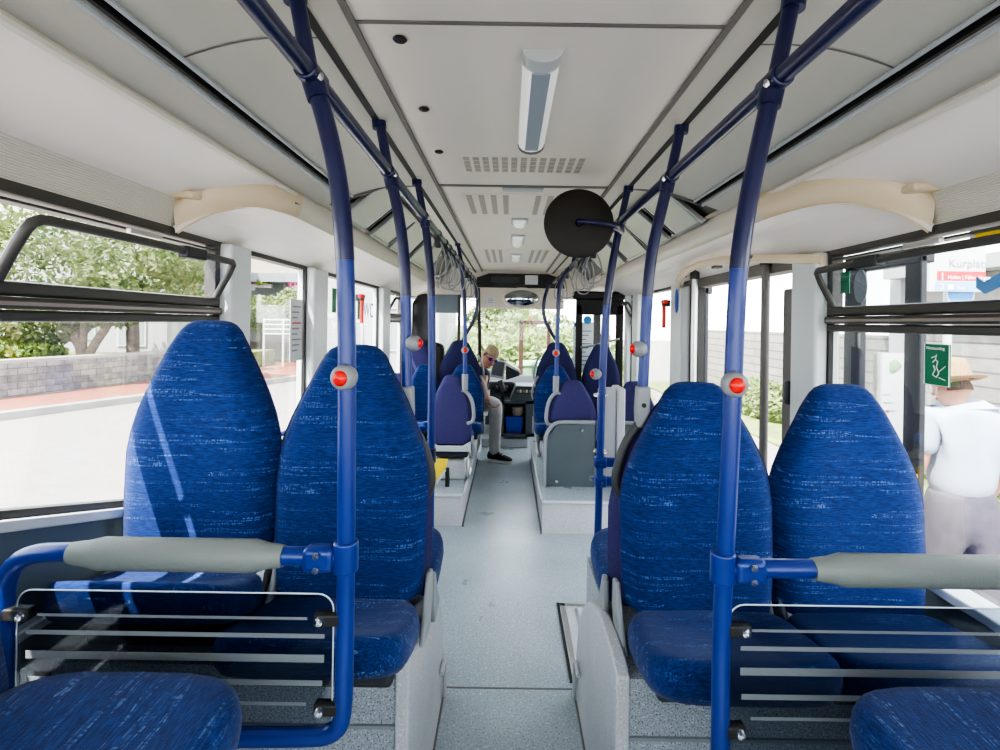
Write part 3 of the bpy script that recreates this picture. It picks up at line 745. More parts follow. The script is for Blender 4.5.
b = at(733,384,YP-.022); stop_button(b.x,b.y,b.z,(-.12,-1,0),'grey stop button with red cap on the near right pole', .023)
# poles standing on seat backs
for s, pts, X, lab, br in ((-1,[(398,210),(404,250),(406,300),(407,386)],RL,'blue pole standing on the back of the left aisle seat', (408,395)),
                           (1,[(660,215),(651,255),(647,300),(643,386)],RR,'blue pole standing on the back of the right aisle seat', (643,398))):
    o, P = pole(lab, 1.56, s, X, pts, 1.25)
    e = P[-1]
    MB().loft([[e+Vector((a*.020, b*.020, 0)) for a,b in ((-1,-1),(1,-1),(1,1),(-1,1))], [e+Vector((a*.021+s*-.002, b*.020, -.075)) for a,b in ((-1,-1),(1,-1),(1,1),(-1,1))], [e+Vector((a*.010+s*-.012, b*.014, -.125)) for a,b in ((-1,-1),(1,-1),(1,1),(-1,1))]]).build('seat_socket', 'greyplastic', o, bevel=.006)
    MB().lathe([(0,0),(.007,0),(.007,.003),(0,.003)], e+Vector((-.002,-.021,-.055)), (0,-1,0), 10).build('socket_screw', 'black', o)
    h0 = e+Vector((-s*.012,-.0,-.115))
    MB().tube([h0, h0+Vector((-s*.03,0,-.04)), h0+Vector((-s*.055,0,-.10)), h0+Vector((-s*.068,0,-.17)), h0+Vector((-s*.05,0,-.215)), h0+Vector((-s*.03,0,-.22))], [.012]+[.015]*40 if False else .0145, 10, sm=2).build('curved_handle', 'darkgrey', o)
b = at(412,343,1.535); stop_button(b.x,b.y,b.z,(1,-.25,0),'grey stop button facing the aisle on the pole above the left seat back')
b = at(640.5,349,1.535); stop_button(b.x,b.y,b.z,(-1,-.25,0),'grey stop button facing the aisle on the pole above the right seat back')
o, P = pole('blue floor pole with dark joint sleeve by the left seats', 2.2, -1, RL, [(429,255),(432,300),(432,380),(431,460),(430,560),(429,664)], 0)
MB().cyl(at(431,448,2.2), at(431,462,2.2), .021).build('joint_sleeve', 'navypaint', o)
PY3 = 2.25
o, P = pole('blue floor pole carrying the round black disc, right of the aisle', PY3, 1, RR, [(611,270),(606,310),(603,360),(601,420),(599,500),(597,560),(595,630)], 0)
for zz in (462,481):
    c = at(600,zz,PY3); MB().span((c.x-.024,PY3-.026,c.z-.022),(c.x+.026,PY3+.026,c.z+.022)).build('clamp', 'bluepaint', o, bevel=.008)
    MB().span((c.x+.02,PY3-.014,c.z-.018),(c.x+.10,PY3+.014,c.z+.018)).build('clamp_arm', 'bluepaint', o, bevel=.005)
    MB().lathe([(0,0),(.006,0),(.006,.003),(0,.003)], (c.x+.003,PY3-.026,c.z), (0,-1,0), 10).build('clamp_screw', 'chrome', o)
b = at(597,374,PY3-.02); stop_button(b.x,b.y,b.z,(-1,-.5,0),'grey stop button on the pole with the round black disc')
# white upright casing
c0, c1 = at(598,387,PY3+.1), at(622,480,PY3+.1)
o = thing('upright_casing', 'slim white upright casing held to the pole by silver rings', 'casing', ((c0.x+c1.x)/2, PY3+.1, c1.z))
MB().span((c0.x,PY3+.06,c1.z),(c1.x-.035,PY3+.12,c0.z)).build('front_profile', 'lightgrey', o, bevel=.012)
MB().span((c1.x-.035,PY3+.05,c1.z+.01),(c1.x,PY3+.20,c0.z)).build('side_profile', 'paper', o, bevel=.008)
for zz in (396,453):
    c = at(601,zz,PY3); MB().tube([c+Vector((.028*math.cos(a)+.004, .034*math.sin(a)+.03, 0)) for a in [2*PI*k/16 for k in range(16)]], .006, 8, closed=True).build('ring', 'chrome', o)
MB().tube([at(597,478,PY3+.05), at(590,478,PY3+.05)], .01, 8).build('end_pin', 'chrome', o)
o, P = pole('blue pole with red button and grey seat clamp, left in the middle of the bus', 3.95, -1, RL, [(463,285),(465,310),(465,350),(465,378)], 1.0)
e = P[-1]
def fork(e, s, par):
    MB().cyl(e+Vector((0,0,.03)), e+Vector((0,0,-.09)), .024).build('seat_socket', 'greyplastic', par)
    MB().tube([e+Vector((s*.09,0,-.10)), e+Vector((s*.05,0,-.11)), e+Vector((0,0,-.09)), e+Vector((-s*.05,0,-.15)), e+Vector((-s*.07,0,-.24)), e+Vector((-s*.07,0,-.33)), e+Vector((-s*.02,0,-.345))], .014, 8, sm=2).build('seat_fork', 'greyplastic', par)
fork(e, -1, o)
b = at(465,350,3.93); stop_button(b.x,b.y,b.z,(.1,-1,0),'small red stop button on the left pole in the middle of the bus', .028)
o, P = pole('blue pole with red button and grey seat clamp, right in the middle of the bus', 3.95, 1, RR, [(560,280),(558,310),(557,350),(556,380)], 1.0)
fork(P[-1], 1, o)
b = at(556,353,3.93); stop_button(b.x,b.y,b.z,(-.1,-1,0),'small red stop button on the right pole in the middle of the bus', .028)
# bent front poles
for s, pts, lab in ((-1,[(474,282),(478,300),(476,318),(462,340),(459,355),(459,372)],'bent blue pole at the far left before the driver'),
                    (1,[(549,284),(544,300),(543,316),(551,332),(556,340)],'bent blue pole at the far right before the windscreen')):
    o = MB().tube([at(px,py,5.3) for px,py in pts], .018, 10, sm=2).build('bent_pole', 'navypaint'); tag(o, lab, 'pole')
# driver cab pole (thin black)
tag(MB().tube([at(478,288,6.0), at(479.5,330,6.0), at(480,372,6.0), at(480,410,6.0)], .022, 10).build('cab_post', 'black'), 'thin black post beside the driver', 'post')

# round disc on an arm
dc = at(578.5,224,2.15)
o = thing('round_disc', 'large round black disc held on a blue arm', 'mirror', dc)
MB().lathe([(0,-.028),(.05,-.026),(.12,-.014),(.142,.0),(.144,.010),(.138,.016),(.08,.020),(0,.022)], dc, (-.02,-1,.06), 48).build('disc_body', 'disc', o, sharp=60)
MB().lathe([(.017,.015),(.017,.03),(.014,.036),(0,.037)], dc, (-.02,-1,.06), 20).build('hub', 'blackgloss', o)
MB().tube([dc+Vector((-.003,-.03,0)), dc+Vector((.0,-.055,0)), dc+Vector((.05,-.06,-.004)), dc+Vector((.15,-.055,-.012)), Vector((RR-.02,2.20,RZ-.035))], .0105, 10, sm=1).build('arm', 'navypaint', o)
MB().tube([Vector((RR-.055,2.165,RZ-.032)), Vector((RR-.02,2.205,RZ-.035)), Vector((RR,2.25,RZ-.04))], .020, 12, sm=1).build('arm_socket', 'navypaint', o)

# hand straps (wire loops) on the rails
def strap(X, y, L, w, ang, lab):
    o = thing('hand_strap', lab, 'strap', (X, y, RZ), 0, 'thin grey strap loops on the overhead rails')
    q = Matrix.Rotation(ang, 3, 'Z')
    pts = [(0,0,-.02),(-.35*w,0,-.35*L),(-.5*w,0,-.7*L),(-.42*w,0,-.93*L),(0,0,-L),(.42*w,0,-.93*L),(.5*w,0,-.7*L),(.35*w,0,-.35*L)]
    MB().tube([Vector((X,y,RZ))+q @ Vector(p) for p in pts], .0045, 6, closed=True, sm=2).build('loop', 'greyplastic', o)
    MB().tube([(X,y-.014,RZ),(X,y+.014,RZ)], .021, 12).build('rail_clip', 'darkgrey', o)
    MB().box((X,y,RZ-.045),(.026,.03,.05), q).build('strap_tag', 'darkgrey', o, bevel=.005)
ordn = ['first','second','third','fourth','fifth','sixth','seventh','eighth']
for s, X, side, ys in ((-1,RL,'left',(2.62,2.9,3.1,3.35,3.6,4.4,4.75,5.1)),(1,RR,'right',(2.95,3.15,3.35,3.55,4.3,4.6,5.0))):
    for i, y in enumerate(ys):
        strap(X, y, .215+.02*((i*7)%3), .10+.012*((i*5)%3), -.3+.35*((i*3)%4), 'thin grey strap loop on the %s overhead rail, %s counted from the camera' % (side, ordn[i]))

# ------------------------------------------------------------------ glass partitions with padded rail
def partition(s, xin, lab):
    """xin: x of the upright pole; frame reaches to the window side"""
    o = thing('partition_screen', lab, 'partition', (s*.65, YP, .65))
    zt = at(346,557,YP).z if s < 0 else at(722,568,YP).z
    zb = at(300,738,YP).z if s < 0 else at(722,800,YP).z
    xo = at(4,600,YP).x if s < 0 else at(1040,600,YP).x
    # frame tube: top rail, outer bend, bottom with a rounded inner corner
    r = .055
    top = [Vector((xin,YP,zt)), Vector((xo+s*-.10,YP,zt+.004)), Vector((xo-s*.03,YP,zt-.006)), Vector((xo,YP,zt-.05)), Vector((xo,YP,zt-.12)), Vector((xo,YP,zb+.02))]
    MB().tube(top, .0165, 14, sm=2).build('top_rail', 'bluepaint', o)
    MB().tube([Vector((xin,YP,zb+.11)), Vector((xin,YP,zb+.05)), Vector((xin+s*.008,YP,zb+.015)), Vector((xin+s*.05,YP,zb)), Vector((xo,YP,zb))], .0165, 14, sm=2).build('bottom_rail', 'bluepaint', o)
    # clamp on the pole
    MB().cyl((xin,YP,zt-.026),(xin,YP,zt+.030), .0225, 20).build('clamp', 'bluepaint', o, bevel=.004)
    MB().box((xin+s*.045,YP-.004,zt),(.056,.036,.044)).build('clamp_jaw', 'bluepaint', o, bevel=.01)
    for dz in (.012,-.013): MB().lathe([(0,0),(.0065,0),(.006,.003),(0,.0035)], (xin+s*.045,YP-.026,zt+dz), (0,-1,0), 12).build('clamp_screw', 'chrome', o)
    # foam grip
    if s < 0: a, b = at(72,556,YP).x, at(284,558,YP).x
    else: a, b = at(812,569,YP).x, at(1045,574,YP).x
    a, b = min(a,b), max(a,b); n = b-a
    MB().tube([(a,YP,zt),(a+.012,YP,zt),(a+.03,YP,zt),(a+.055,YP,zt),(b-.055,YP,zt),(b-.03,YP,zt),(b-.012,YP,zt),(b,YP,zt)], [.019,.021,.023,.029,.029,.023,.021,.019], 20).build('foam_grip', 'grip', o, sharp=60)
    # glass
    if s < 0: gx0, gx1, gt, gb = at(18,590,YP).x, at(334,592,YP).x, at(150,591,YP).z, at(150,735,YP).z
    else: gx0, gx1, gt, gb = at(729,606,YP).x, at(1042,606,YP).x, at(850,606,YP).z, at(850,800,YP).z
    yg = YP-.004; rr = .028
    def rrect(x0,x1,z0,z1,r,y):
        out = []
        for cx, cz, a0 in ((x1-r,z1-r,0),(x0+r,z1-r,PI/2),(x0+r,z0+r,PI),(x1-r,z0+r,1.5*PI)):
            out += [Vector((cx+r*math.cos(a0+PI/2*k/6), y, cz+r*math.sin(a0+PI/2*k/6))) for k in range(7)]
        return out
    g = MB().prism(rrect(gx0,gx1,gb,gt,rr,yg), (0,.006,0)).build('glass_panel', 'smoke', o, label='smoked glass panel with five frosted stripes')
    MB().tube(rrect(gx0,gx1,gb,gt,rr,yg+.003), .0016, 6, closed=True).build('glass_edge', 'edge', g)
    m = MB()
    for fy, th, i0, i1 in ((.165,.005,.07,.08),(.285,.008,.035,.025),(.44,.014,.035,.025),(.61,.010,.04,.03),(.755,.006,.07,.08)):
        z = gt-(gt-gb)*fy if s < 0 else gt-(at(850,606,YP).z-at(850,750,YP).z)*fy*1.03
        m.span((gx0+(gx1-gx0)*i0,yg-.0012,z-th/2),(gx1-(gx1-gx0)*i1,yg-.0004,z+th/2))
    m.build('frosted_stripe', 'stripe', g)
    bl = ((27,612),(322,617),(322,706)) if s < 0 else ((742,628),(737,728))
    if s < 0: bl = bl + ((27,702),)
    for px, py in bl:
        c = at(px,py,YP)
        near = abs(c.x-xin) < .2
        xe = xin if near else xo
        MB().span((c.x+ (.012 if xe<c.x else -.012),yg-.010,c.z-.011),(xe,yg+.012,c.z+.011)).build('glass_clip', 'black', o, bevel=.004)
        MB().lathe([(.0085,0),(.0085,.012),(.007,.016),(.003,.017),(0,.012)], (c.x,yg,c.z), (0,-1,0), 16).build('clip_bolt', 'chrome', o)
        MB().lathe([(.0125,0),(.0125,.006),(.009,.007)], (c.x,yg,c.z), (0,-1,0), 16).build('bolt_washer', 'black', o)
    return o
partition(-1, at(345,600,YP).x, 'smoked glass partition with grey padded rail before the left blue seats')
partition(1, at(722,620,YP).x, 'smoked glass partition with grey padded rail before the right blue seats')

# ------------------------------------------------------------------ grey partition panels in the middle, floor hatch, flap
def gpanel(x0, x1, y, z0, z1, lab):
    o = thing('partition_board', lab, 'partition', ((x0+x1)/2, y, z0))
    MB().prism([(x0+.01,y,z0),(x1,y,z0),(x1,y,z1),(x0+.10,y,z1),(x0+.01,y,z1-.13)], (0,.02,0)).build('board', 'panelgrey', o)
    MB().tube([(x0,y-.01,z0-.02),(x0,y-.01,z1-.12),(x0+.02,y-.01,z1-.06),(x0+.07,y-.01,z1+.0),(x0+.12,y-.01,z1+.012),(x1,y-.01,z1+.012)], .015, 10, sm=1).build('tube_frame', 'greyplastic', o)
    MB().tube([(x0,y-.01,z0),(x1,y-.01,z0)], .012, 8).build('lower_rail', 'greyplastic', o)
    for px in (.25,.75): MB().lathe([(0,0),(.012,0),(.012,.006),(0,.007)], (x0+(x1-x0)*px,y-.002,z1-.05 if px>.5 else z0+.06), (0,-1,0), 10).build('panel_screw', 'chrome', o)
    for zz in (z0,):
        MB().tube([(x0+.03,y-.01,z0),(x0+.03,y-.01,PZ)], .014, 8).build('foot', 'greyplastic', o)
a = at(545,423,3.9); b_ = at(600,490,3.9)
gpanel(a.x, .60, 3.9, b_.z, a.z, 'dark grey partition panel with rounded tube frame before the purple seat right of the aisle')
gpanel(.64, 1.12, 3.9, b_.z, a.z, 'dark grey partition panel to the right of the white upright casing')
o = thing('seat_flap', 'bright yellow flap under the purple backed aisle seat on the left', 'flap', at(440,483,3.8))
MB().prism([at(432,459,3.85), at(448,459,3.85), at(446,468,3.85), at(433,484,3.85)], (0,.012,0)).build('flap_board', 'yellow', o)
MB().prism([at(433,485,3.84), at(446,469,3.84), at(446,471,3.84), at(434,488,3.84)], (0,.01,0)).build('flap_edge', 'paper', o)
tag(MB().tube([at(447,468,3.86), at(447.5,480,3.86), at(447,491,3.86)], .016, 8).build('pull_strap', 'black'), 'short black strap hanging beside the yellow flap', 'strap')
# floor hatch
o = thing('floor_hatch', 'floor hatch with aluminium frame beside the right seat box', 'hatch', (.36,2.45,0))
MB().span((.24,2.12,0),(.62,2.66,.006)).build('cover', 'sideplate', o)
m = MB()
for a_, b_ in (((.225,2.10),(.255,2.68)),((.225,2.65),(.64,2.68)),((.30,2.12),(.312,2.64))): m.span((*a_,.0),(*b_,.012))
m.build('hatch_frame', 'alu', o, bevel=.003)
MB().span((.213,2.10,0),(.225,2.69,.008)).build('hatch_gap', 'black', o)

# ------------------------------------------------------------------ driver zone
dash = thing('dashboard', 'dark teal grey dashboard below the windscreen', 'dashboard', (-.2,6.6,.3))
MB().prism([(-1.15,6.35,.45),(-1.15,6.35,.70),(-1.15,6.55,.80),(-1.15,6.98,.72),(-1.15,6.98,.45)], (1.55,0,0)).build('dash_body', 'panelgrey', dash, bevel=.03)
MB().span((-.30,6.30,.60),(.02,6.42,.74)).build('control_pod', 'darkgrey', dash, bevel=.03)
MB().tube([(-.55+.2*math.cos(a),6.22+.10*math.sin(a),.80+.17*math.sin(a)) for a in [2*PI*k/24 for k in range(24)]], .014, 8, closed=True).build('steering_wheel', 'black', dash)
for x in (-.20,-.08): MB().lathe([(0,0),(.05,0),(.05,.03),(0,.035)], (x,6.30,.65), (0,-1,0), 16).build('gauge', 'blackgloss', dash)
# ticket machine
tc = at(504,372,6.15)
o = thing('ticket_machine', 'ticket machine with tilted grey screen beside the driver', 'machine', (tc.x,6.2,.78))
R = Matrix.Rotation(.16,3,'Y') @ Matrix.Rotation(-.25,3,'X')
sc = at(498,369,6.1)
MB().box(sc, (.17,.05,.21), R).build('screen_housing', 'lightgrey', o, bevel=.012)
MB().box(sc+R @ Vector((0,-.028,.0)), (.13,.006,.165), R).build('screen', 'panelgrey', o)
p = at(505,362,6.15); q = at(520,373,6.15); p2 = at(506,380,6.15)
MB().prism([p, q+Vector((0,0,.02)), q-Vector((0,0,.03)), p2], (0,.14,0)).build('printer_body', 'darkgrey', o, bevel=.01)
MB().prism([p+Vector((0,-.004,.01)), q+Vector((0,-.004,.03)), q+Vector((0,-.004,.0)), p+Vector((0,-.004,-.035))], (0,.14,0)).build('printer_lid', 'paper', o, bevel=.008)
MB().tube([at(500,380,6.2), at(504,392,6.2)], .03, 10).build('neck', 'darkgrey', o)
# cabinet
c0, c1 = at(506,386,6.0), at(536,438,6.0)
o = thing('cab_cabinet', 'dark grey cabinet with open cubby and coin tray beside the aisle', 'cabinet', ((c0.x+c1.x)/2,6.1,c1.z))
x0, x1, z0, z1 = at(501,440,6.0).x, at(534,440,6.0).x, .14, at(520,401,6.0).z
m = MB(); t = .03
m.span((x0,6.0,z0),(x0+t,6.4,z1)); m.span((x1-.10,6.0,z0),(x1,6.4,z1)); m.span((x0,6.0,z0),(x1,6.4,z0+t)); m.span((x0,6.38,z0),(x1,6.4,z1)); m.span((x0,6.0,z1-t),(x1,6.4,z1))
m.build('cubby', 'panelgrey', o)
MB().prism([(x0+.09,5.99,z1),(x1+.04,5.99,z1),(x1+.04,5.99,at(520,386,6).z),(x0+.16,5.99,at(520,386,6).z)], (0,.4,0)).build('counter', 'panelgrey', o, bevel=.01)
for k in range(6): MB().span((x0+.17+k*.035,5.975,z1+.10),(x0+.195+k*.035,5.99,z1+.135)).build('coin_slot', 'bowl' if k % 2 else 'greyplastic', o)
MB().span((x0+.16,5.98,z1+.09),(x0+.38,5.992,z1+.145)).build('coin_tray', 'black', o)
tz = z0+.032
tb = tag(MB().loft([[Vector((x0+.05+dx_,6.03+dy_,tz+zz)) for dx_,dy_ in ((0-e,0-e),(.20+e,0-e),(.20+e,.25+e),(0-e,.25+e))] for e,zz in ((-.012,0),(0,.17),(.006,.175),(.006,.19),(-.006,.19))]).build('storage_tub', 'tub'), 'blue plastic tub inside the open cubby', 'tub')
for i,(dz,r) in enumerate(((.19,.075),(.235,.07))):
    tag(MB().lathe([(0,0),(r*.7,0),(r,.05),(r*1.02,.055),(r*.9,.055),(r*.8,.045),(0,.04)], (x0+.19,6.14,tz+dz+.002), (0,0,1), 20).build('bowl', 'bowl'), ['cream bowl resting on the blue tub','upper cream bowl of the stack on the blue tub'][i], 'bowl')
# black cab bulkhead at the left
o = thing('cab_screen', 'black driver cab screen with a rounded top behind the far left seats', 'screen', (-.95,5.75,0))
m = MB(); xa, xb = at(412,300,5.6).x, at(430,300,5.6).x; zt = at(420,294,5.6).z
m.prism([(xa,5.6,.3),(xb,5.6,.3),(xb,5.6,zt),(xb-.05,5.6,zt+.01),(xa+.06,5.6,zt-.01),(xa,5.6,zt-.10)], (0,.04,0)); m.build('black_panel', 'blackgloss', o, bevel=.02)
MB().span((xb,5.61,.75),(xb+.32,5.616,zt-.06)).build('cab_pane', 'glass', o)
MB().span((xb,5.6,zt-.20),(xb+.30,5.64,zt-.0)).build('cab_header', 'sidepanel', o)
MB().span((xb+.30,5.6,.3),(xb+.33,5.64,zt)).build('cab_jamb', 'darkgrey', o)
tag(MB().prism([at(440,375,5.6)+Vector((-.25,0,-.3)), at(446,375,5.6)+Vector((-.02,0,-.3)), at(446,345,5.6)+Vector((-.02,0,0)), at(438,340,5.6)+Vector((-.1,0,0)), at(432,345,5.6)+Vector((-.12,0,0))], (0,.10,0)).build('driver_chair', 'black', bevel=.04), 'black driver seat back seen between the far left seats', 'seat')

# ================================================================== WALL FITTINGS
def hammer(p, s, lab):
    o = thing('emergency_hammer', lab, 'hammer', p)
    MB().box(p+Vector((0,0,.05)), (.05,.07,.05)).build('holder', 'darkgrey', o, bevel=.008)
    MB().box(p+Vector((-s*.02,-.02,-.05)), (.025,.03,.17)).build('grip', 'redtool', o, bevel=.008)
    MB().box(p+Vector((-s*.02,-.03,.06)), (.03,.09,.03)).build('hammer_head', 'redtool', o, bevel=.006)
p = Vector((1.12, 3.9, at(665,310,3.9).z)); hammer(p, 1, 'red emergency hammer in a dark holder on the right pillar')
p = Vector((-1.14, 3.78, at(358,305,3.85).z)); hammer(p, -1, 'red emergency hammer seen behind the left pole')
def sheet(s, y0, y1, z0, z1, mat, lab, cat, lines=0, name='notice_sheet', bev=0):
    x = s*(W+.012)
    o = tag(MB().span((x,y0,z0),(x-s*.003,y1,z1)).build(name, mat, bevel=bev), lab, cat)
    for k in range(lines):
        z = z1-(z1-z0)*(.12+.8*k/lines)
        MB().span((x-s*.0035,y0+(y1-y0)*.15,z-.004),(x-s*.0045,y1-(y1-y0)*(.12+.15*(k%3)),z+.004)).build('printed_line', 'signred' if k == 3 else 'textgrey', o)
    return o
sheet(-1, 2.72, 2.875, 1.23, 1.56, 'paper', 'long white printed notice on the second left window', 'notice', 9)
sheet(-1, 3.36, 3.44, 1.50, 1.66, 'green', 'small green sticker high on the third left window', 'sticker', name='window_sticker')
sheet(-1, 3.93, 4.02, 1.46, 1.62, 'green', 'small green sticker beside the letters on the third left window', 'sticker', name='window_sticker')
o = thing('window_lettering', 'dark letters stuck on the third left window', 'lettering', (-W,4.2,1.5))
text('WC', .17, 'stickblue', o, face_frame((-W-.005,4.07,1.48), (0,1,0), (0,0,1)))
sheet(1, 3.93, 4.0, 1.42, 1.60, 'green', 'small green sticker on the right window past the door', 'sticker', name='window_sticker')
# round stickers on panes
def oval(s, y, z, ry, rz, mat, lab, x=None):
    x = s*(W+.012) if x is None else x
    return tag(MB().prism([(x, y+ry*math.cos(2*PI*k/24), z+rz*math.sin(2*PI*k/24)) for k in range(24)], (-s*.003,0,0)).build('oval_sticker', mat), lab, 'sticker')
oval(1, 3.70, at(683,301,3.68).z, .035, .085, 'stickblue', 'blue oval sticker beside the silver door pole', x=1.135)
oval(1, 1.86, 1.60, .035, .06, 'textgrey', 'dark blue oval sticker on the upper right window')
sheet(1, 1.92, 1.97, 1.58, 1.66, 'green', 'tiny green sticker on the upper right window', 'sticker', name='window_sticker')
# green emergency exit sticker
Yg = 1.50; zg = at(935,365,Yg*1.0).z
x = W+.010
y0, y1 = 1.245*F/(948-VX)-.0, 1.245*F/(923-VX)
gz0, gz1 = at(936,386,1.51).z, at(936,344,1.51).z
o = tag(MB().span((x,y0,gz0),(x-.003,y1,gz1)).build('exit_sticker', 'green'), 'green emergency exit sticker with white hammer drawing on the right window', 'sticker')
o2 = o
mb = MB()
def gp(u, v): return Vector((x-.0045, y1+(y0-y1)*u, gz0+(gz1-gz0)*v))
mb.tube([gp(.35,.55),gp(.45,.62),gp(.55,.58),gp(.5,.45),gp(.6,.30),gp(.5,.2),gp(.35,.25),gp(.45,.38),gp(.38,.48)], .0016, 6)
mb.tube([gp(.3,.66),gp(.45,.7)], .0016, 6); mb.tube([gp(.5,.75),gp(.46,.62)], .0012, 6); mb.tube([gp(.6,.2),gp(.85,.15)], .0014, 6); mb.tube([gp(.62,.35),gp(.85,.48)], .0012, 6)
mb.build('hammer_drawing', 'textwhite', o)
tx = text('Notausstieg', .0135, 'textwhite', o, face_frame(gp(.08,.86), (0,-1,0), (0,0,1)))
# thin white border
bd = MB(); bd.tube([gp(.01,.01),gp(.99,.01),gp(.99,.99),gp(.01,.99)], .0012, 4, closed=True); bd.build('border', 'textwhite', o)
# light blue tick on the upper right pane
def pane_pt(px, py):
    X = W+.008; Y = (X-CX)*F/(px-VX); p = at(px, py, Y); return Vector((X, Y, p.z))
o = MB()
ep = [pane_pt(*q) for q in ((976,276),(984,282),(1004,270),(1004,285),(985,294),(976,288))]
o.prism(ep, (-.002,0,0))
tag(o.build('tick_sticker', 'skyblue'), 'light blue tick shaped sticker on the upper right window', 'sticker')
# yellow white sticker near header
o = sheet(1, 1.24, 1.42, 1.69, 1.722, 'paper', 'narrow white and yellow sticker under the right window header', 'sticker', name='window_sticker')
MB().span((W+.008,1.33,1.695),(W+.006,1.40,1.717)).build('printed_mark', 'yellow', o)

# ================================================================== PEOPLE
def skinbody(name, joints, edges, mat, parent, sub=2, root=0):
    me = bpy.data.meshes.new(name); off = Vector(parent.location)
    me.from_pydata([tuple(Vector(j[:3])-off) for j in joints], edges, []); me.update()
    o = bpy.data.objects.new(name, me); C.objects.link(o); o.parent = parent
    sk = o.modifiers.new('skin', 'SKIN'); sk.use_smooth_shade = True
    for i, j in enumerate(joints):
        r = j[3] if len(j) == 4 else None
        d = me.skin_vertices[0].data[i]
        d.radius = (j[3], j[3]) if len(j) == 4 else (j[3], j[4]); d.use_root = (i == root)
    sb = o.modifiers.new('sub', 'SUBSURF'); sb.levels = sb.render_levels = sub
    me.materials.append(M[mat]); return o
def head(parent, c, fwd, up, r, hairmat, skinmat='skin', hairline=.25, glasses=None, full=True):
    """shaped head mesh: cranium, jaw, brow, nose; features as children"""
    f = Vector(fwd).normalized(); u = Vector(up); u = (u-f*u.dot(f)).normalized(); rt = f.cross(u)
    c = Vector(c)
    def W_(a, b, d): return c + rt*a*r + f*b*r + u*d*r
    n, mm = 24, 18; rings = []
    for i in range(mm+1):
        a = PI*i/mm; z = -math.cos(a)*1.32; sr = max(math.sin(a),.001)**.85
        ring = []
        for k in range(n):
            th = 2*PI*k/n; x = .80*sr*math.cos(th); y = 1.0*sr*math.sin(th)
            if z < -.1: q = min(1,(-.1-z)/1.2); x *= 1-.30*q; y *= 1-.22*q; y += .14*q
            ring.append((x, y, z))
        rings.append(ring)
    hm = MB().loft([[W_(*p) for p in rg] for rg in rings])
    # nose ridge, ears on the same mesh
    hm.loft([[W_(-.10*s1,.90+dy,z), W_(.10*s1,.90+dy,z), W_(.04*s1,1.02+d2,z), W_(-.04*s1,1.02+d2,z)] for s1,dy,d2,z in ((.7,.0,.0,.18),(1.0,.0,.13,-.10),(1.5,.0,.20,-.30),(1.2,0,.03,-.40))])
    for s in (-1,1):
        hm.loft([[W_(s*(.78+dx), -.02+.17*q*math.cos(t), -.02+.27*q*math.sin(t)) for t in [2*PI*k/12 for k in range(12)]] for dx,q in ((-.05,.8),(.06,1.0),(.10,.9),(.08,.5))])
    return hm, W_, (f,u,rt)
# --- driver
drv = thing('person', 'driver in navy polo and grey trousers leaning into the aisle, wearing sunglasses', 'person', (-.36,5.72,0))
Yd = 5.62
hc = at(489.5,357,Yd)
hip = Vector((-.47,5.85,.56)); chest = Vector((-.42,5.76,.84)); neck = Vector((-.35,5.69,.965))
shR = Vector((-.31,5.62,.90)); knee = at(496,404,5.45); ank = at(494.5,446,5.45)
shL = Vector((-.55,5.74,.93))
elbR = at(483,384,5.50); wrR = at(488,402,5.47)
J = [(*hip,.13),(*((hip+chest)/2),.125),(*chest,.13),(*neck,.055),(*(neck.lerp(hc,.55)),.052),
     (*shR,.06),(*elbR,.042),(*wrR,.030),(*shL,.06),(-.66,5.70,.74,.042),(-.55,5.52,.66,.03),
     (-.38,5.80,.55,.09),(*knee,.066),(ank.x,ank.y,.03,.042),(-.56,5.80,.55,.09),(-.55,5.45,.55,.066),(-.55,5.42,.14,.042)]
E = [(0,1),(1,2),(2,3),(3,4),(2,5),(5,6),(6,7),(2,8),(8,9),(9,10),(0,11),(11,12),(12,13),(0,14),(14,15),(15,16)]
body = skinbody('body', J, E, 'skin', drv)
hm, W_, fr = head(drv, hc, (.42,-.80,-.42), (.25,.15,1), .098, 'hair')
hm.build('head', 'skin', body, sharp=70)
# hair cap
n = 24; rings = []
for i in range(8):
    a = PI*.5*i/7; rings.append([W_(.86*math.cos(2*PI*k/n)*math.cos(a), (1.06 if math.sin(2*PI*k/n)<0 else 1.0)*math.sin(2*PI*k/n)*math.cos(a)-.06, .48-(.60 if math.sin(2*PI*k/n)<.1 else .0)*math.cos(a)**2*.9+ .95*math.sin(a)*1.0) for k in range(n)])
MB().loft(rings).build('hair', 'hair', drv, sharp=80)
for s in (-1,1):
    MB().loft([[W_(s*.33+.27*q*math.cos(t), .93+dy-.10*abs(math.cos(t)), .12+.19*q*math.sin(t)) for t in [2*PI*k/14 for k in range(14)]] for q,dy in ((1,.0),(1,.08),(.6,.10))]).build('sunglass_lens', 'lens', drv)
    MB().tube([W_(s*.60,.86,.16), W_(s*.80,.5,.14), W_(s*.86,.0,.10)], .004, 6).build('sunglass_temple', 'black', drv)
MB().tube([W_(-.1,1.02,.16), W_(.1,1.02,.16)], .004, 6).build('sunglass_bridge', 'black', drv)
MB().ball(W_(0,.90,-.62), (.028,.012,.010), 12).build('mouth', 'lip', drv)
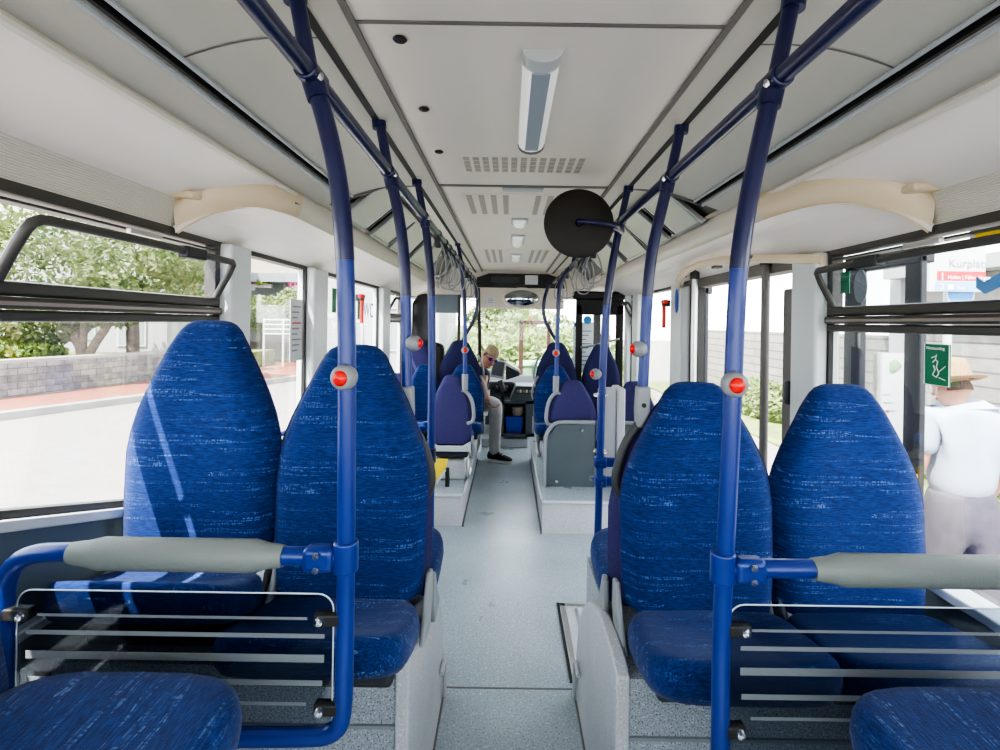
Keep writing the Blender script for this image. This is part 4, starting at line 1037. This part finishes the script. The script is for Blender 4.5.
# clothes
skinbody('polo_shirt', [(*hip,.145),(*((hip+chest)/2),.142),(*chest,.148),(*(chest.lerp(neck,.75)),.085),(*(neck.lerp(hc,.12)),.060),(*shR,.075),(*(shR.lerp(elbR,.62)),.058),(*shL,.075),(*(shL.lerp(Vector((-.66,5.70,.74)),.7)),.058)], [(0,1),(1,2),(2,3),(3,4),(2,5),(5,6),(2,7),(7,8)], 'navycloth', drv)
skinbody('trousers', [(*hip,.15),(-.38,5.80,.55,.105),(*knee,.082),(*(knee.lerp(ank,.5)),.070),(ank.x,ank.y,.055,.062),(-.56,5.80,.55,.105),(-.55,5.45,.55,.08),(-.55,5.42,.06,.06)], [(0,1),(1,2),(2,3),(3,4),(0,5),(5,6),(6,7)], 'greytrousers', drv)
def fingers(par, w, d, side, sc=1.0, name='hand'):
    d = Vector(d).normalized(); sd = Vector(side); sd = (sd-d*sd.dot(d)).normalized(); nm = d.cross(sd)
    js = [(*w,.026*sc),(*(w+d*.05*sc),.030*sc,.018*sc)]; es = [(0,1)]
    for k, (o_, L) in enumerate(((-.030,.060),(-.011,.074),(.010,.078),(.030,.068))):
        b = w+d*.085*sc+sd*o_*sc; i = len(js)
        js += [(*b,.0105*sc),(*(b+d*L*.5*sc+nm*.008*sc),.009*sc),(*(b+d*L*.9*sc+nm*.028*sc),.0075*sc)]; es += [(1,i),(i,i+1),(i+1,i+2)]
    i = len(js); b = w+d*.03*sc+sd*.036*sc
    js += [(*b,.012*sc),(*(b+d*.035*sc+sd*.022*sc+nm*.01*sc),.0105*sc),(*(b+d*.065*sc+sd*.022*sc+nm*.022*sc),.008*sc)]; es += [(0,i),(i,i+1),(i+1,i+2)]
    return skinbody(name, js, es, 'skin', par)
fingers(drv, wrR, (knee-wrR)+Vector((0,-.05,-.02)), (1,0,0))
fingers(drv, Vector((-.55,5.52,.66)), (.1,-1,-.4), (1,0,0))
def shoe(par, ankle, toe, z):
    a = Vector((ankle.x, ankle.y, z)); d = Vector(toe); d.z = 0; d.normalize(); sd = Vector((-d.y, d.x, 0))
    def ringat(t, w, h0, h1): 
        p = a+d*t; return [p+sd*w*math.cos(q)+Vector((0,0,h0+(h1-h0)*(.5+.5*math.sin(q)))) for q in [2*PI*k/14 for k in range(14)]]
    MB().loft([ringat(-.075,.02,.03,.07),ringat(-.065,.036,.02,.10),ringat(-.02,.042,.02,.12),ringat(.05,.042,.02,.105),ringat(.11,.046,.02,.075),ringat(.17,.040,.02,.06),ringat(.20,.018,.025,.045)]).build('shoe', 'shoe', par, sharp=70)
    MB().loft([[a+d*t+sd*w*s+Vector((0,0,zz)) for t,w,s in ((-.08,.03,-1),(0,.044,-1),(.12,.049,-1),(.205,.02,-1),(.205,.02,1),(.12,.049,1),(0,.044,1),(-.08,.03,1))] for zz in (0,.024)]).build('shoe_sole', 'sole', par)
    for k in range(3): MB().tube([a+d*(.03+.03*k)+sd*.03+Vector((0,0,.095-.012*k)), a+d*(.045+.03*k)+Vector((0,0,.112-.014*k)), a+d*(.03+.03*k)-sd*.03+Vector((0,0,.095-.012*k))], .004, 6).build('shoe_lace', 'sole', par)
shoe(drv, ank, (1,-.45,0), .0); shoe(drv, Vector((-.55,5.42,.12)), (.2,-1,0), .0)
# --- man outside
GZ = -.30
Ym = 3.05
mx, = (at(962,420,Ym).x,)
man = thing('person', 'man in pale shirt and straw hat standing outside with his back turned', 'person', (mx, Ym, GZ))
hcm = at(952,388,Ym)
zs_ = at(965,413,Ym).z; zh = at(960,494,Ym).z
hipm = Vector((mx,Ym,zh-.04))
J = [(mx,Ym,zh-.06,.115,.085),(mx,Ym,zh+.15,.12,.085),(mx,Ym,zs_-.10,.17,.11),(mx-.02,Ym+.01,zs_+.03,.06),(hcm.x,hcm.y+.01,hcm.z-.05,.055),
     (mx-.20,Ym,zs_-.04,.06),(mx-.25,Ym,zs_-.30,.045),(mx-.235,Ym+.10,zs_-.53,.032),
     (mx+.20,Ym,zs_-.04,.06),(mx+.26,Ym,zs_-.30,.045),(mx+.25,Ym+.10,zs_-.53,.032),
     (mx-.10,Ym,zh-.16,.10),(mx-.11,Ym+.02,GZ+.42,.065),(mx-.11,Ym,GZ+.10,.045),
     (mx+.10,Ym,zh-.16,.10),(mx+.12,Ym-.01,GZ+.42,.065),(mx+.13,Ym-.05,GZ+.10,.045)]
bm_ = skinbody('body', J, E, 'skin', man)
hm, W_, fr = head(man, hcm, (-.35,1,-.25), (0,.15,1), .092, 'brownhair')
hm.build('head', 'skin', bm_, sharp=70)
n = 24; rings = []
for i in range(6):
    a = PI*.5*i/5; rings.append([W_(.85*math.cos(2*PI*k/n)*math.cos(a), 1.05*math.sin(2*PI*k/n)*math.cos(a)-.05, .42-(.62 if math.sin(2*PI*k/n)<.1 else .0)*math.cos(a)**2+.92*math.sin(a)) for k in range(n)])
MB().loft(rings).build('hair', 'brownhair', man, sharp=80)
for s in (-1,1): MB().ball(W_(s*.32,.88,.1), .011, 10).build('eye', 'eye', man)
MB().ball(W_(0,.90,-.62), (.026,.012,.009), 10).build('mouth', 'lip', man)
hu = fr[1]
hat = MB().lathe([(.001,.125),(.055,.128),(.085,.115),(.095,.09),(.102,.02),(.104,.0),(.135,-.006),(.165,.004),(.167,.008),(.135,.0),(.106,.006)], W_(0,-.03,.50), hu, 32)
hat.build('straw_hat', 'straw', man, sharp=60)
MB().lathe([(.1035,.008),(.1045,.008),(.1015,.034),(.1005,.034)], W_(0,-.03,.50), hu, 32).build('hat_band', 'straw', man)
skinbody('shirt', [(mx,Ym,zh-.055,.215,.165),(mx,Ym,zh+.17,.175,.125),(mx,Ym,zs_-.09,.205,.14),(mx-.005,Ym,zs_+.02,.125,.10),(mx-.01,Ym+.01,zs_+.085,.075),(mx-.20,Ym,zs_-.04,.095),(mx-.245,Ym,zs_-.25,.075),(mx+.20,Ym,zs_-.04,.095),(mx+.255,Ym,zs_-.25,.075)], [(0,1),(1,2),(2,3),(3,4),(2,5),(5,6),(2,7),(7,8)], 'whiteshirt', man)
skinbody('trousers', [(mx,Ym,zh+.13,.175,.125),(mx,Ym,zh-.08,.20,.15),(mx-.10,Ym,zh-.22,.125),(mx-.11,Ym+.02,GZ+.42,.10),(mx-.11,Ym,GZ+.12,.085),(mx+.10,Ym,zh-.22,.125),(mx+.12,Ym-.01,GZ+.42,.10),(mx+.13,Ym-.05,GZ+.12,.085)], [(0,1),(1,2),(2,3),(3,4),(1,5),(5,6),(6,7)], 'mauve', man)
fingers(man, Vector((mx-.235,Ym+.10,zs_-.53)), (0,.3,-1), (0,1,0)); fingers(man, Vector((mx+.25,Ym+.10,zs_-.53)), (0,.3,-1), (0,1,0))
shoe(man, Vector((mx-.11,Ym,0)), (-.2,1,0), GZ); shoe(man, Vector((mx+.13,Ym-.05,0)), (.1,1,0), GZ)

# ================================================================== OUTSIDE
g = struct(MB().span((-40,-12,GZ-.1),(30,60,GZ)), 'ground', 'asphalt')
# kerb, pink pavement and stone wall on the street side
k0, k1 = Vector((-8.46,8.6)), Vector((-7.5,11.2)); kd = (k1-k0).normalized()
def along(p, d, t): q = p+d*t; return q
def slab(p, q, w, z0, z1, left=True):
    d = (q-p).normalized(); nn = Vector((-d.y, d.x))*w
    return MB().prism([(p.x,p.y,z0),(q.x,q.y,z0),(q.x+nn.x,q.y+nn.y,z0),(p.x+nn.x,p.y+nn.y,z0)], (0,0,z1-z0))
A0, A1 = along(k0,kd,-14), along(k0,kd,9)
struct(slab(A0, A1, .25, GZ, GZ+.13), 'kerb', 'kerb')
n2 = Vector((-kd.y, kd.x))
struct(slab(A0+n2*.25, A1+n2*.25, 6, GZ, GZ+.11), 'pavement', 'pink')
w0, w1 = Vector((-10.05,10.2)), Vector((-9.2,13.8)); wd = (w1-w0).normalized()
o = thing('garden_wall', 'low grey stone block wall across the street below the tree', 'wall', (-10,10,GZ))
slab(along(w0,wd,-14), along(w0,wd,5.0), .35, GZ+.1, .50).build('stone_face', 'stone', o)
slab(along(w0,wd,-14)-Vector((wd.y*-.03,wd.x*.03))*0, along(w0,wd,5.05), .4, .50, .56).build('coping', 'kerb', o)
# foliage helper
def foliage(mb, c, r, n, size, seed=0):
    rnd = random.Random(seed); c = Vector(c)
    for _ in range(n):
        while True:
            v = Vector((rnd.uniform(-1,1), rnd.uniform(-1,1), rnd.uniform(-1,1)))
            if .15 < v.length <= 1: break
        v = v.normalized()*(v.length**.45)
        p = c+Vector((v.x*r[0], v.y*r[1], v.z*r[2]))
        a = Vector((rnd.gauss(0,1), rnd.gauss(0,1), rnd.gauss(0,1))).normalized(); b = a.orthogonal().normalized()
        s = size*rnd.uniform(.6,1.3)
        mb.quad(p-a*s, p-b*s*.45, p+a*s, p+b*s*.45)
    return mb
def tree(lab, base, trunk, crowns, mat, size, n, seed):
    o = thing('tree', lab, 'tree', base)
    m = MB()
    for pts, r in trunk: m.tube(pts, r, 10, sm=1)
    m.build('trunk', 'bark', o)
    m = MB()
    for i,(c, r) in enumerate(crowns): foliage(m, c, r, n, size, seed+i)
    m.build('crown', mat, o)
def T(px, py, Y): return at(px, py, Y)
Yt = 13.0
tb = T(85,364,Yt)
tree('leafy olive green tree with forked trunk behind the stone wall', tb,
     [([T(82,366,Yt),T(83,350,Yt),T(75,335,Yt),T(60,312,Yt),T(45,285,Yt)], [.16,.14,.13,.12,.11,.10,.09,.08,.07,.06][:8]+[]) if False else ([T(82,366,Yt),T(83,350,Yt),T(75,335,Yt),T(60,312,Yt),T(45,285,Yt)], .13),
      ([T(86,362,Yt),T(94,345,Yt),T(108,325,Yt),T(120,300,Yt)], .10), ([T(83,350,Yt),T(84,330,Yt),T(85,300,Yt)], .08)],
     [(T(20,275,Yt),(2.2,1.8,1.5)),(T(85,255,Yt),(1.9,1.8,1.3)),(T(140,270,Yt),(1.5,1.6,1.1)),(T(110,300,Yt),(1.0,1.2,.7)),(T(-60,260,Yt),(2.4,2,1.8)),(T(30,215,Yt),(2.0,1.8,1.2)),(T(180,262,Yt),(.9,1.0,.55)),(T(45,325,Yt),(.9,1,.5))], 'leafA', .085, 1500, 11)
for px, lab, y in ((133,'slim second trunk standing right of the forked tree',14.5),):
    tree(lab.replace('trunk','tree trunk'), T(px,352,y), [([T(px,355,y),T(px,335,y),T(px-1,315,y),T(px+2,290,y)], .16)], [(T(px+5,268,y),(1.4,1.3,.9))], 'leafA', .085, 900, 31)
def bush(lab, c, r, mat, size, n, seed, base=None):
    o = thing('bush', lab, 'bush', (c[0],c[1],base if base is not None else c[2]-r[2]))
    foliage(MB(), c, r, n, size, seed).build('leaves', mat, o)
    MB().tube([(c[0],c[1],(base if base is not None else c[2]-r[2])),(c[0],c[1],c[2])], .05, 6).build('stem', 'bark', o)
bush('yellow green shrub behind the stone wall at the picture edge', T(5,350,12.6), (.75,.6,.32), 'leafB', .06, 1500, 41, GZ)
bush('low green shrub behind the stone wall left of the trunk', T(38,352,12.6), (.55,.6,.22), 'leafB', .06, 1100, 42, GZ)
bush('yellow leaved bush beside the white house', T(193,283,15.5), (.75,.6,.75), 'leafB', .07, 1200, 43, GZ)
struct(MB().span((-16,13.9,GZ),(-8.6,19,.35)), 'lawn', 'grass')
def house(lab, x0, x1, y0, y1, z1, mat, wins=(), roof=None, ground=GZ):
    o = thing('house', lab, 'building', ((x0+x1)/2,(y0+y1)/2,ground))
    MB().span((x0,y0,ground),(x1,y1,z1)).build('facade', mat, o)
    for (wx0,wx1,wz0,wz1) in wins:
        f = MB(); f.span((wx0-.06,y0-.05,wz0-.06),(wx1+.06,y0-.0,wz1+.06)); f = f.build('window', 'fencewhite', o)
        MB().span((wx0,y0-.06,wz0),(wx1,y0-.055,wz1)).build('window_pane', 'shade', f)
    if roof:
        MB().prism([(x0-.4,y0-.4,z1),(x1+.4,y0-.4,z1),((x0+x1)/2,y0-.4,z1+roof)], (0,y1-y0+.8,0)).build('roof', 'roof', o)
    return o
house('plain white house behind the tree and stone wall', -30, -10.9, 16.5, 20, 5.5, 'plaster', [(-14.2,-13.2,.8,2.6),(-12.4,-11.6,.6,2.2)])
# corrugated pale fence panel behind shrub
# apartment house with balconies beyond the second window
hy = 22.0
bl = T(236,262,hy); br = T(330,262,hy)
o = house('cream apartment house with flower balconies across the street', -12.2, -5.4, hy, hy+6, 8, 'creamwall', [(-10.9,-9.6,1.9,3.3),(-8.6,-7.6,1.9,3.3),(-7.2,-6.4,1.9,3.3)])
MB().span((-11.6,hy-1.2,.55),(-6.0,hy,1.75)).build('balcony', 'plaster', o)
MB().span((-11.6,hy-1.3,2.95),(-6.0,hy,3.3)).build('balcony_slab', 'greyplastic', o)
for i,(px, y_, mat, lab) in enumerate(((246,287,'flower','pink flower clump at the left end of the balcony'),(262,284,'leafB','green plant clump in the middle of the balcony'),(297,287,'flower','pink flower clump at the right end of the balcony'))):
    c = T(px,y_-2,hy-1.1); o = thing('balcony_plant', lab, 'plant', (c.x,c.y,c.z-.15), 0)
    foliage(MB(), c, (.36,.25,.16), 260, .06, 60+i).build('blossom', mat, o)
    MB().box((c.x,c.y,c.z-.16),(.8,.2,.14)).build('planter', 'kerb', o)
# hedge and white fence past the road
for i,(px,w,y_) in enumerate(((262,2.2,20),(300,2.0,19.5),(350,2.5,21))):
    c = T(px,313,y_); bush(['rounded green hedge bush left of the fence','tall green hedge bush behind the middle of the fence','far hedge bush behind the left poles'][i], c, (w*.6,.8,.7+.3*i), 'leafC', .09, 1300, 70+i, GZ)
fo = thing('street_fence', 'white horizontal rail fence across the road', 'fence', (-7.5,18,GZ))
f0, f1 = T(264,332,18), T(400,334,18)
for k in range(4): MB().tube([(f0.x,18,f0.z+.42-.16*k),(f1.x,18,f1.z+.42-.16*k)], .025, 8).build('rail', 'fencewhite', fo)
for k in range(8):
    x = f0.x+(f1.x-f0.x)*k/7; MB().span((x-.03,17.98,GZ),(x+.03,18.02,f0.z+.48)).build('post', 'fencewhite', fo)
struct(slab(Vector((f0.x-.6,17.2)), Vector((1.0,17.6)), 4, GZ, GZ+.12), 'far_pavement', 'pink')
# white house before the front left
house('white house with grey windows seen past the driver cab', -6.2, -2.2, 16, 21, 3.3, 'plaster', [(-5.2,-4.6,.6,1.4),(-3.7,-3.1,.6,1.4),(-3.8,-3.2,1.9,2.7)])
# green slope ahead of the windscreen
for i,(px,py,y_,r) in enumerate(((500,385,12,(1.1,1,1.2)),(530,360,13.5,(1.7,1.2,1.4)),(557,385,12.0,(1.2,1,1.3)),(585,380,12.5,(1.3,1,1.2)),(482,385,12.6,(.9,1,1.0)))):
    c = T(px,py,y_); bush(['sunny green bush straight ahead of the ticket machine','large sunny bush filling the windscreen centre','sunny bush behind the brown frame','pale green bush seen through the front door','sunny green bush behind the driver'][i], c, r, 'leafC', .10, 2300, 80+i, GZ)
tree('dark green tree at the top left of the windscreen', T(497,360,17), [([T(497,372,17),T(498,345,17),T(500,325,17)], .12)], [(T(496,318,17),(1.0,.8,.45)),(T(505,312,17),(.8,.8,.35))], 'leafA', .09, 900, 95)
house('small house with red brown roof beyond the windscreen bushes', -.8, 1.2, 24, 27, 1.5, 'plaster', [(-.5,.2,.6,1.2)], roof=.8)
struct(MB().prism([(-3,12,GZ),(3.4,12,GZ),(3.4,24,1.3),(-3,24,1.3)], (0,0,-.1)), 'hill', 'grass')
# brown frame and bin outside
fr_ = thing('metal_gateway', 'brown metal frame standing outside the windscreen', 'frame', (.2,8.6,GZ))
p1, p2, p3 = T(521.5,321,8.6), T(549,322,8.6), T(521.5,402,8.6)
MB().span((p1.x-.035,8.58,GZ),(p1.x+.035,8.64,p1.z)).build('post', 'brown', fr_); MB().span((p1.x-.035,8.58,p1.z-.05),(p2.x+.03,8.64,p1.z+.01)).build('crossbar', 'brown', fr_)
MB().span((p2.x-.03,8.58,GZ),(p2.x+.03,8.64,p1.z)).build('post', 'brown', fr_)
c = T(532,376,9.2); bn = thing('wheeled_bin', 'pale green wheeled bin outside beyond the brown frame', 'bin', (c.x,9.2,GZ))
zt = T(532,361,9.2).z
MB().loft([[Vector((c.x+a*w,9.2+b*w,z)) for a,b in ((-1,-1),(1,-1),(1,1),(-1,1))] for w,z in ((.20,GZ+.06),(.26,zt-.08))]).build('bin_body', 'bin', bn, bevel=.02)
MB().loft([[Vector((c.x+a*w,9.2+b*w,z)) for a,b in ((-1,-1),(1,-1),(1,1),(-1,1))] for w,z in ((.28,zt-.08),(.28,zt-.04),(.22,zt))]).build('bin_lid', 'bin', bn, bevel=.015)
for s in (-1,1): MB().cyl((c.x+s*.2,9.4,GZ+.08),(c.x+s*.26,9.4,GZ+.08), .08).build('wheel', 'black', bn)
# right side: board clad building and grass, white house
o = thing('boarded_building', 'pale weathered board clad building on the right of the bus', 'building', (5.5,8,GZ))
MB().span((5.2,1.0,GZ),(5.4,6.9,2.1)).build('board_wall', 'plank', o)
MB().span((5.15,7.3,GZ),(5.4,16,1.35)).build('board_wall', 'plank', o)
MB().span((4.9,.8,2.1),(5.5,6.9,2.25)).build('fascia', 'plaster', o)
MB().span((5.6,7.3,GZ),(9,15,1.3)).build('white_wing', 'plaster', o)
for y_ in (1.7,3.4): 
    f = MB().span((5.15,y_,1.2),(5.2,y_+1.2,2.0)).build('window', 'fencewhite', o); MB().span((5.14,y_+.06,1.26),(5.15,y_+1.14,1.94)).build('window_pane', 'paleg', f)
MB().span((5.1,6.85,GZ),(5.4,7.05,2.2)).build('corner_post', 'plaster', o)
struct(MB().span((3.9,3.2,GZ),(5.2,16,GZ+.03)), 'verge', 'grass')
for i,(x,y_,h) in enumerate(((4.9,5.2,.55),(4.9,7.6,.6),(4.8,10.0,.7))):
    bush(['low yellow green plants at the foot of the boards by the door','low plants at the foot of the boards past the door','low plants at the boards near the front door'][i], (x,y_,GZ+h*.5), (.35,1.0,h*.6), 'leafC', .07, 900, 110+i, GZ)
# bus stop sign
ys = 3.5; ks = ys/2.72
c0, c1 = at(930,239,ys), at(985,292,ys)
st = thing('bus_stop_sign', 'white bus stop sign reading Kurplatz on a white pole', 'sign', ((c0.x+c1.x)/2, ys, GZ))
cxm = (c0.x+c1.x)/2-.02
MB().span((c0.x,ys,c1.z),(c1.x,ys+.02,c0.z)).build('sign_board', 'paper', st)
r0, r1 = at(937,271,ys), at(985,281,ys); MB().span((r0.x,ys-.003,r1.z),(r1.x,ys,r0.z)).build('red_strip', 'signred', st)
b0, b1 = at(935,281.5,ys), at(985,292,ys); MB().span((b0.x,ys-.003,b1.z),(b1.x,ys,b0.z)).build('pale_blue_strip', 'paleblue', st)
text('Kurplatz', .062*ks, 'textgrey', st, face_frame((at(948,267,ys).x,ys-.004,at(948,267,ys).z), (1,0,0), (0,0,1)))
text('1', .055*ks, 'textwhite', st, face_frame((at(939,280,ys).x,ys-.006,at(939,280,ys).z), (1,0,0), (0,0,1)))
text('Hafen | Führanleger', .028*ks, 'textwhite', st, face_frame((at(947,279,ys).x,ys-.006,at(947,279,ys).z), (1,0,0), (0,0,1)))
text('7', .055*ks, 'textwhite', st, face_frame((at(938.5,291,ys).x,ys-.006,at(938.5,291,ys).z), (1,0,0), (0,0,1)))
text('Bus', .030*ks, 'textwhite', st, face_frame((at(956,289.5,ys).x,ys-.006,at(956,289.5,ys).z), (1,0,0), (0,0,1)))
bx0, bx1 = at(947.5,284.5,ys), at(953,289.5,ys); MB().span((bx0.x,ys-.006,bx1.z),(bx1.x,ys-.003,bx0.z)).build('bus_symbol', 'textwhite', st)
dcen = at(960,294,ys+.03)
MB().lathe([(0,0),(.075*ks,0),(.075*ks,.004),(0,.004)], dcen, (0,-1,0), 28).build('disc_rim', 'paper', st)
MB().lathe([(0,0),(.066*ks,0),(.066*ks,.003),(0,.003)], dcen-Vector((0,.004,0)), (0,-1,0), 28).build('blue_disc', 'skyblue', st)
MB().cyl((cxm,ys+.05,GZ),(cxm,ys+.05,c0.z), .025).build('pole', 'fencewhite', st)
# timetable board
yt = 3.35
a0, a1 = at(882,353,yt), at(906,452,yt)
tt = thing('timetable_board', 'white timetable sheet with a green map outside the right window', 'notice', ((a0.x+a1.x)/2, yt, GZ))
MB().span((a0.x,yt,a1.z),(a1.x,yt+.015,a0.z)).build('sheet', 'paper', tt)
MB().span((a0.x-.02,yt+.015,GZ),(a0.x+.02,yt+.05,a0.z)).build('post', 'alu', tt)
m = MB()
for k in range(7):
    z = at(890,395+k*8,yt).z; m.span((a0.x+.01,yt-.003,z),(a0.x+.05+.02*(k%3),yt,z+.006))
m.build('printed_line', 'textgrey', tt)
c = at(894,366,yt); MB().loft([[c+Vector((.038*q*(1+.25*math.cos(3*t))*math.cos(t), -.003-yy, .042*q*(1+.2*math.sin(2*t))*math.sin(t))) for t in [2*PI*k/16 for k in range(16)]] for q,yy in ((1,0),(.9,.003))]).build('green_map', 'bin', tt)
c = at(887,411,yt); MB().box((c.x,yt-.003,c.z),(.014,.004,.016)).build('red_mark', 'signred', tt)

# ================================================================== LIGHT, SKY, CAMERA
w = bpy.data.worlds.new('sky'); bpy.context.scene.world = w; w.use_nodes = True
nt = w.node_tree; bg = nt.nodes['Background']
tcw = nt.nodes.new('ShaderNodeTexCoord'); sp = nt.nodes.new('ShaderNodeSeparateXYZ'); nt.links.new(tcw.outputs['Generated'], sp.inputs[0])
rp = ramp(nt, sp.outputs['Z'], [(0.0, (.95,.96,.98)), (.25, (.90,.95,1.0)), (1.0, (.75,.87,1.0))])
nt.links.new(rp.outputs[0], bg.inputs['Color']); bg.inputs['Strength'].default_value = 3.7
sun = bpy.data.lights.new('sun', 'SUN'); sun.energy = 11.0; sun.angle = .008; sun.color = (1,.96,.90)
so = bpy.data.objects.new('sun', sun); C.objects.link(so)
so.rotation_euler = Vector((.37,.50,-1.0)).to_track_quat('-Z','Y').to_euler()
cam = bpy.data.cameras.new('camera'); co = bpy.data.objects.new('camera', cam); C.objects.link(co)
cam.sensor_fit = 'HORIZONTAL'; cam.sensor_width = 36; cam.lens = 36*F/1000
cam.shift_x = -(VX-500)/1000; cam.shift_y = -(375-VY)/1000; cam.clip_start = .05
co.matrix_world = Matrix.Translation((CX,0,CZ)) @ Matrix.Rotation(PI/2,4,'X') @ Matrix.Rotation(ROLL,4,'Z')
sc_ = bpy.context.scene; sc_.camera = co
sc_.view_settings.view_transform = 'AgX'; sc_.view_settings.look = 'AgX - High Contrast'; sc_.view_settings.exposure = .92
sc_.cycles.max_bounces = 10; sc_.cycles.diffuse_bounces = 6; sc_.cycles.transparent_max_bounces = 24; sc_.cycles.use_denoising = True
sc_.cycles.sample_clamp_indirect = 6
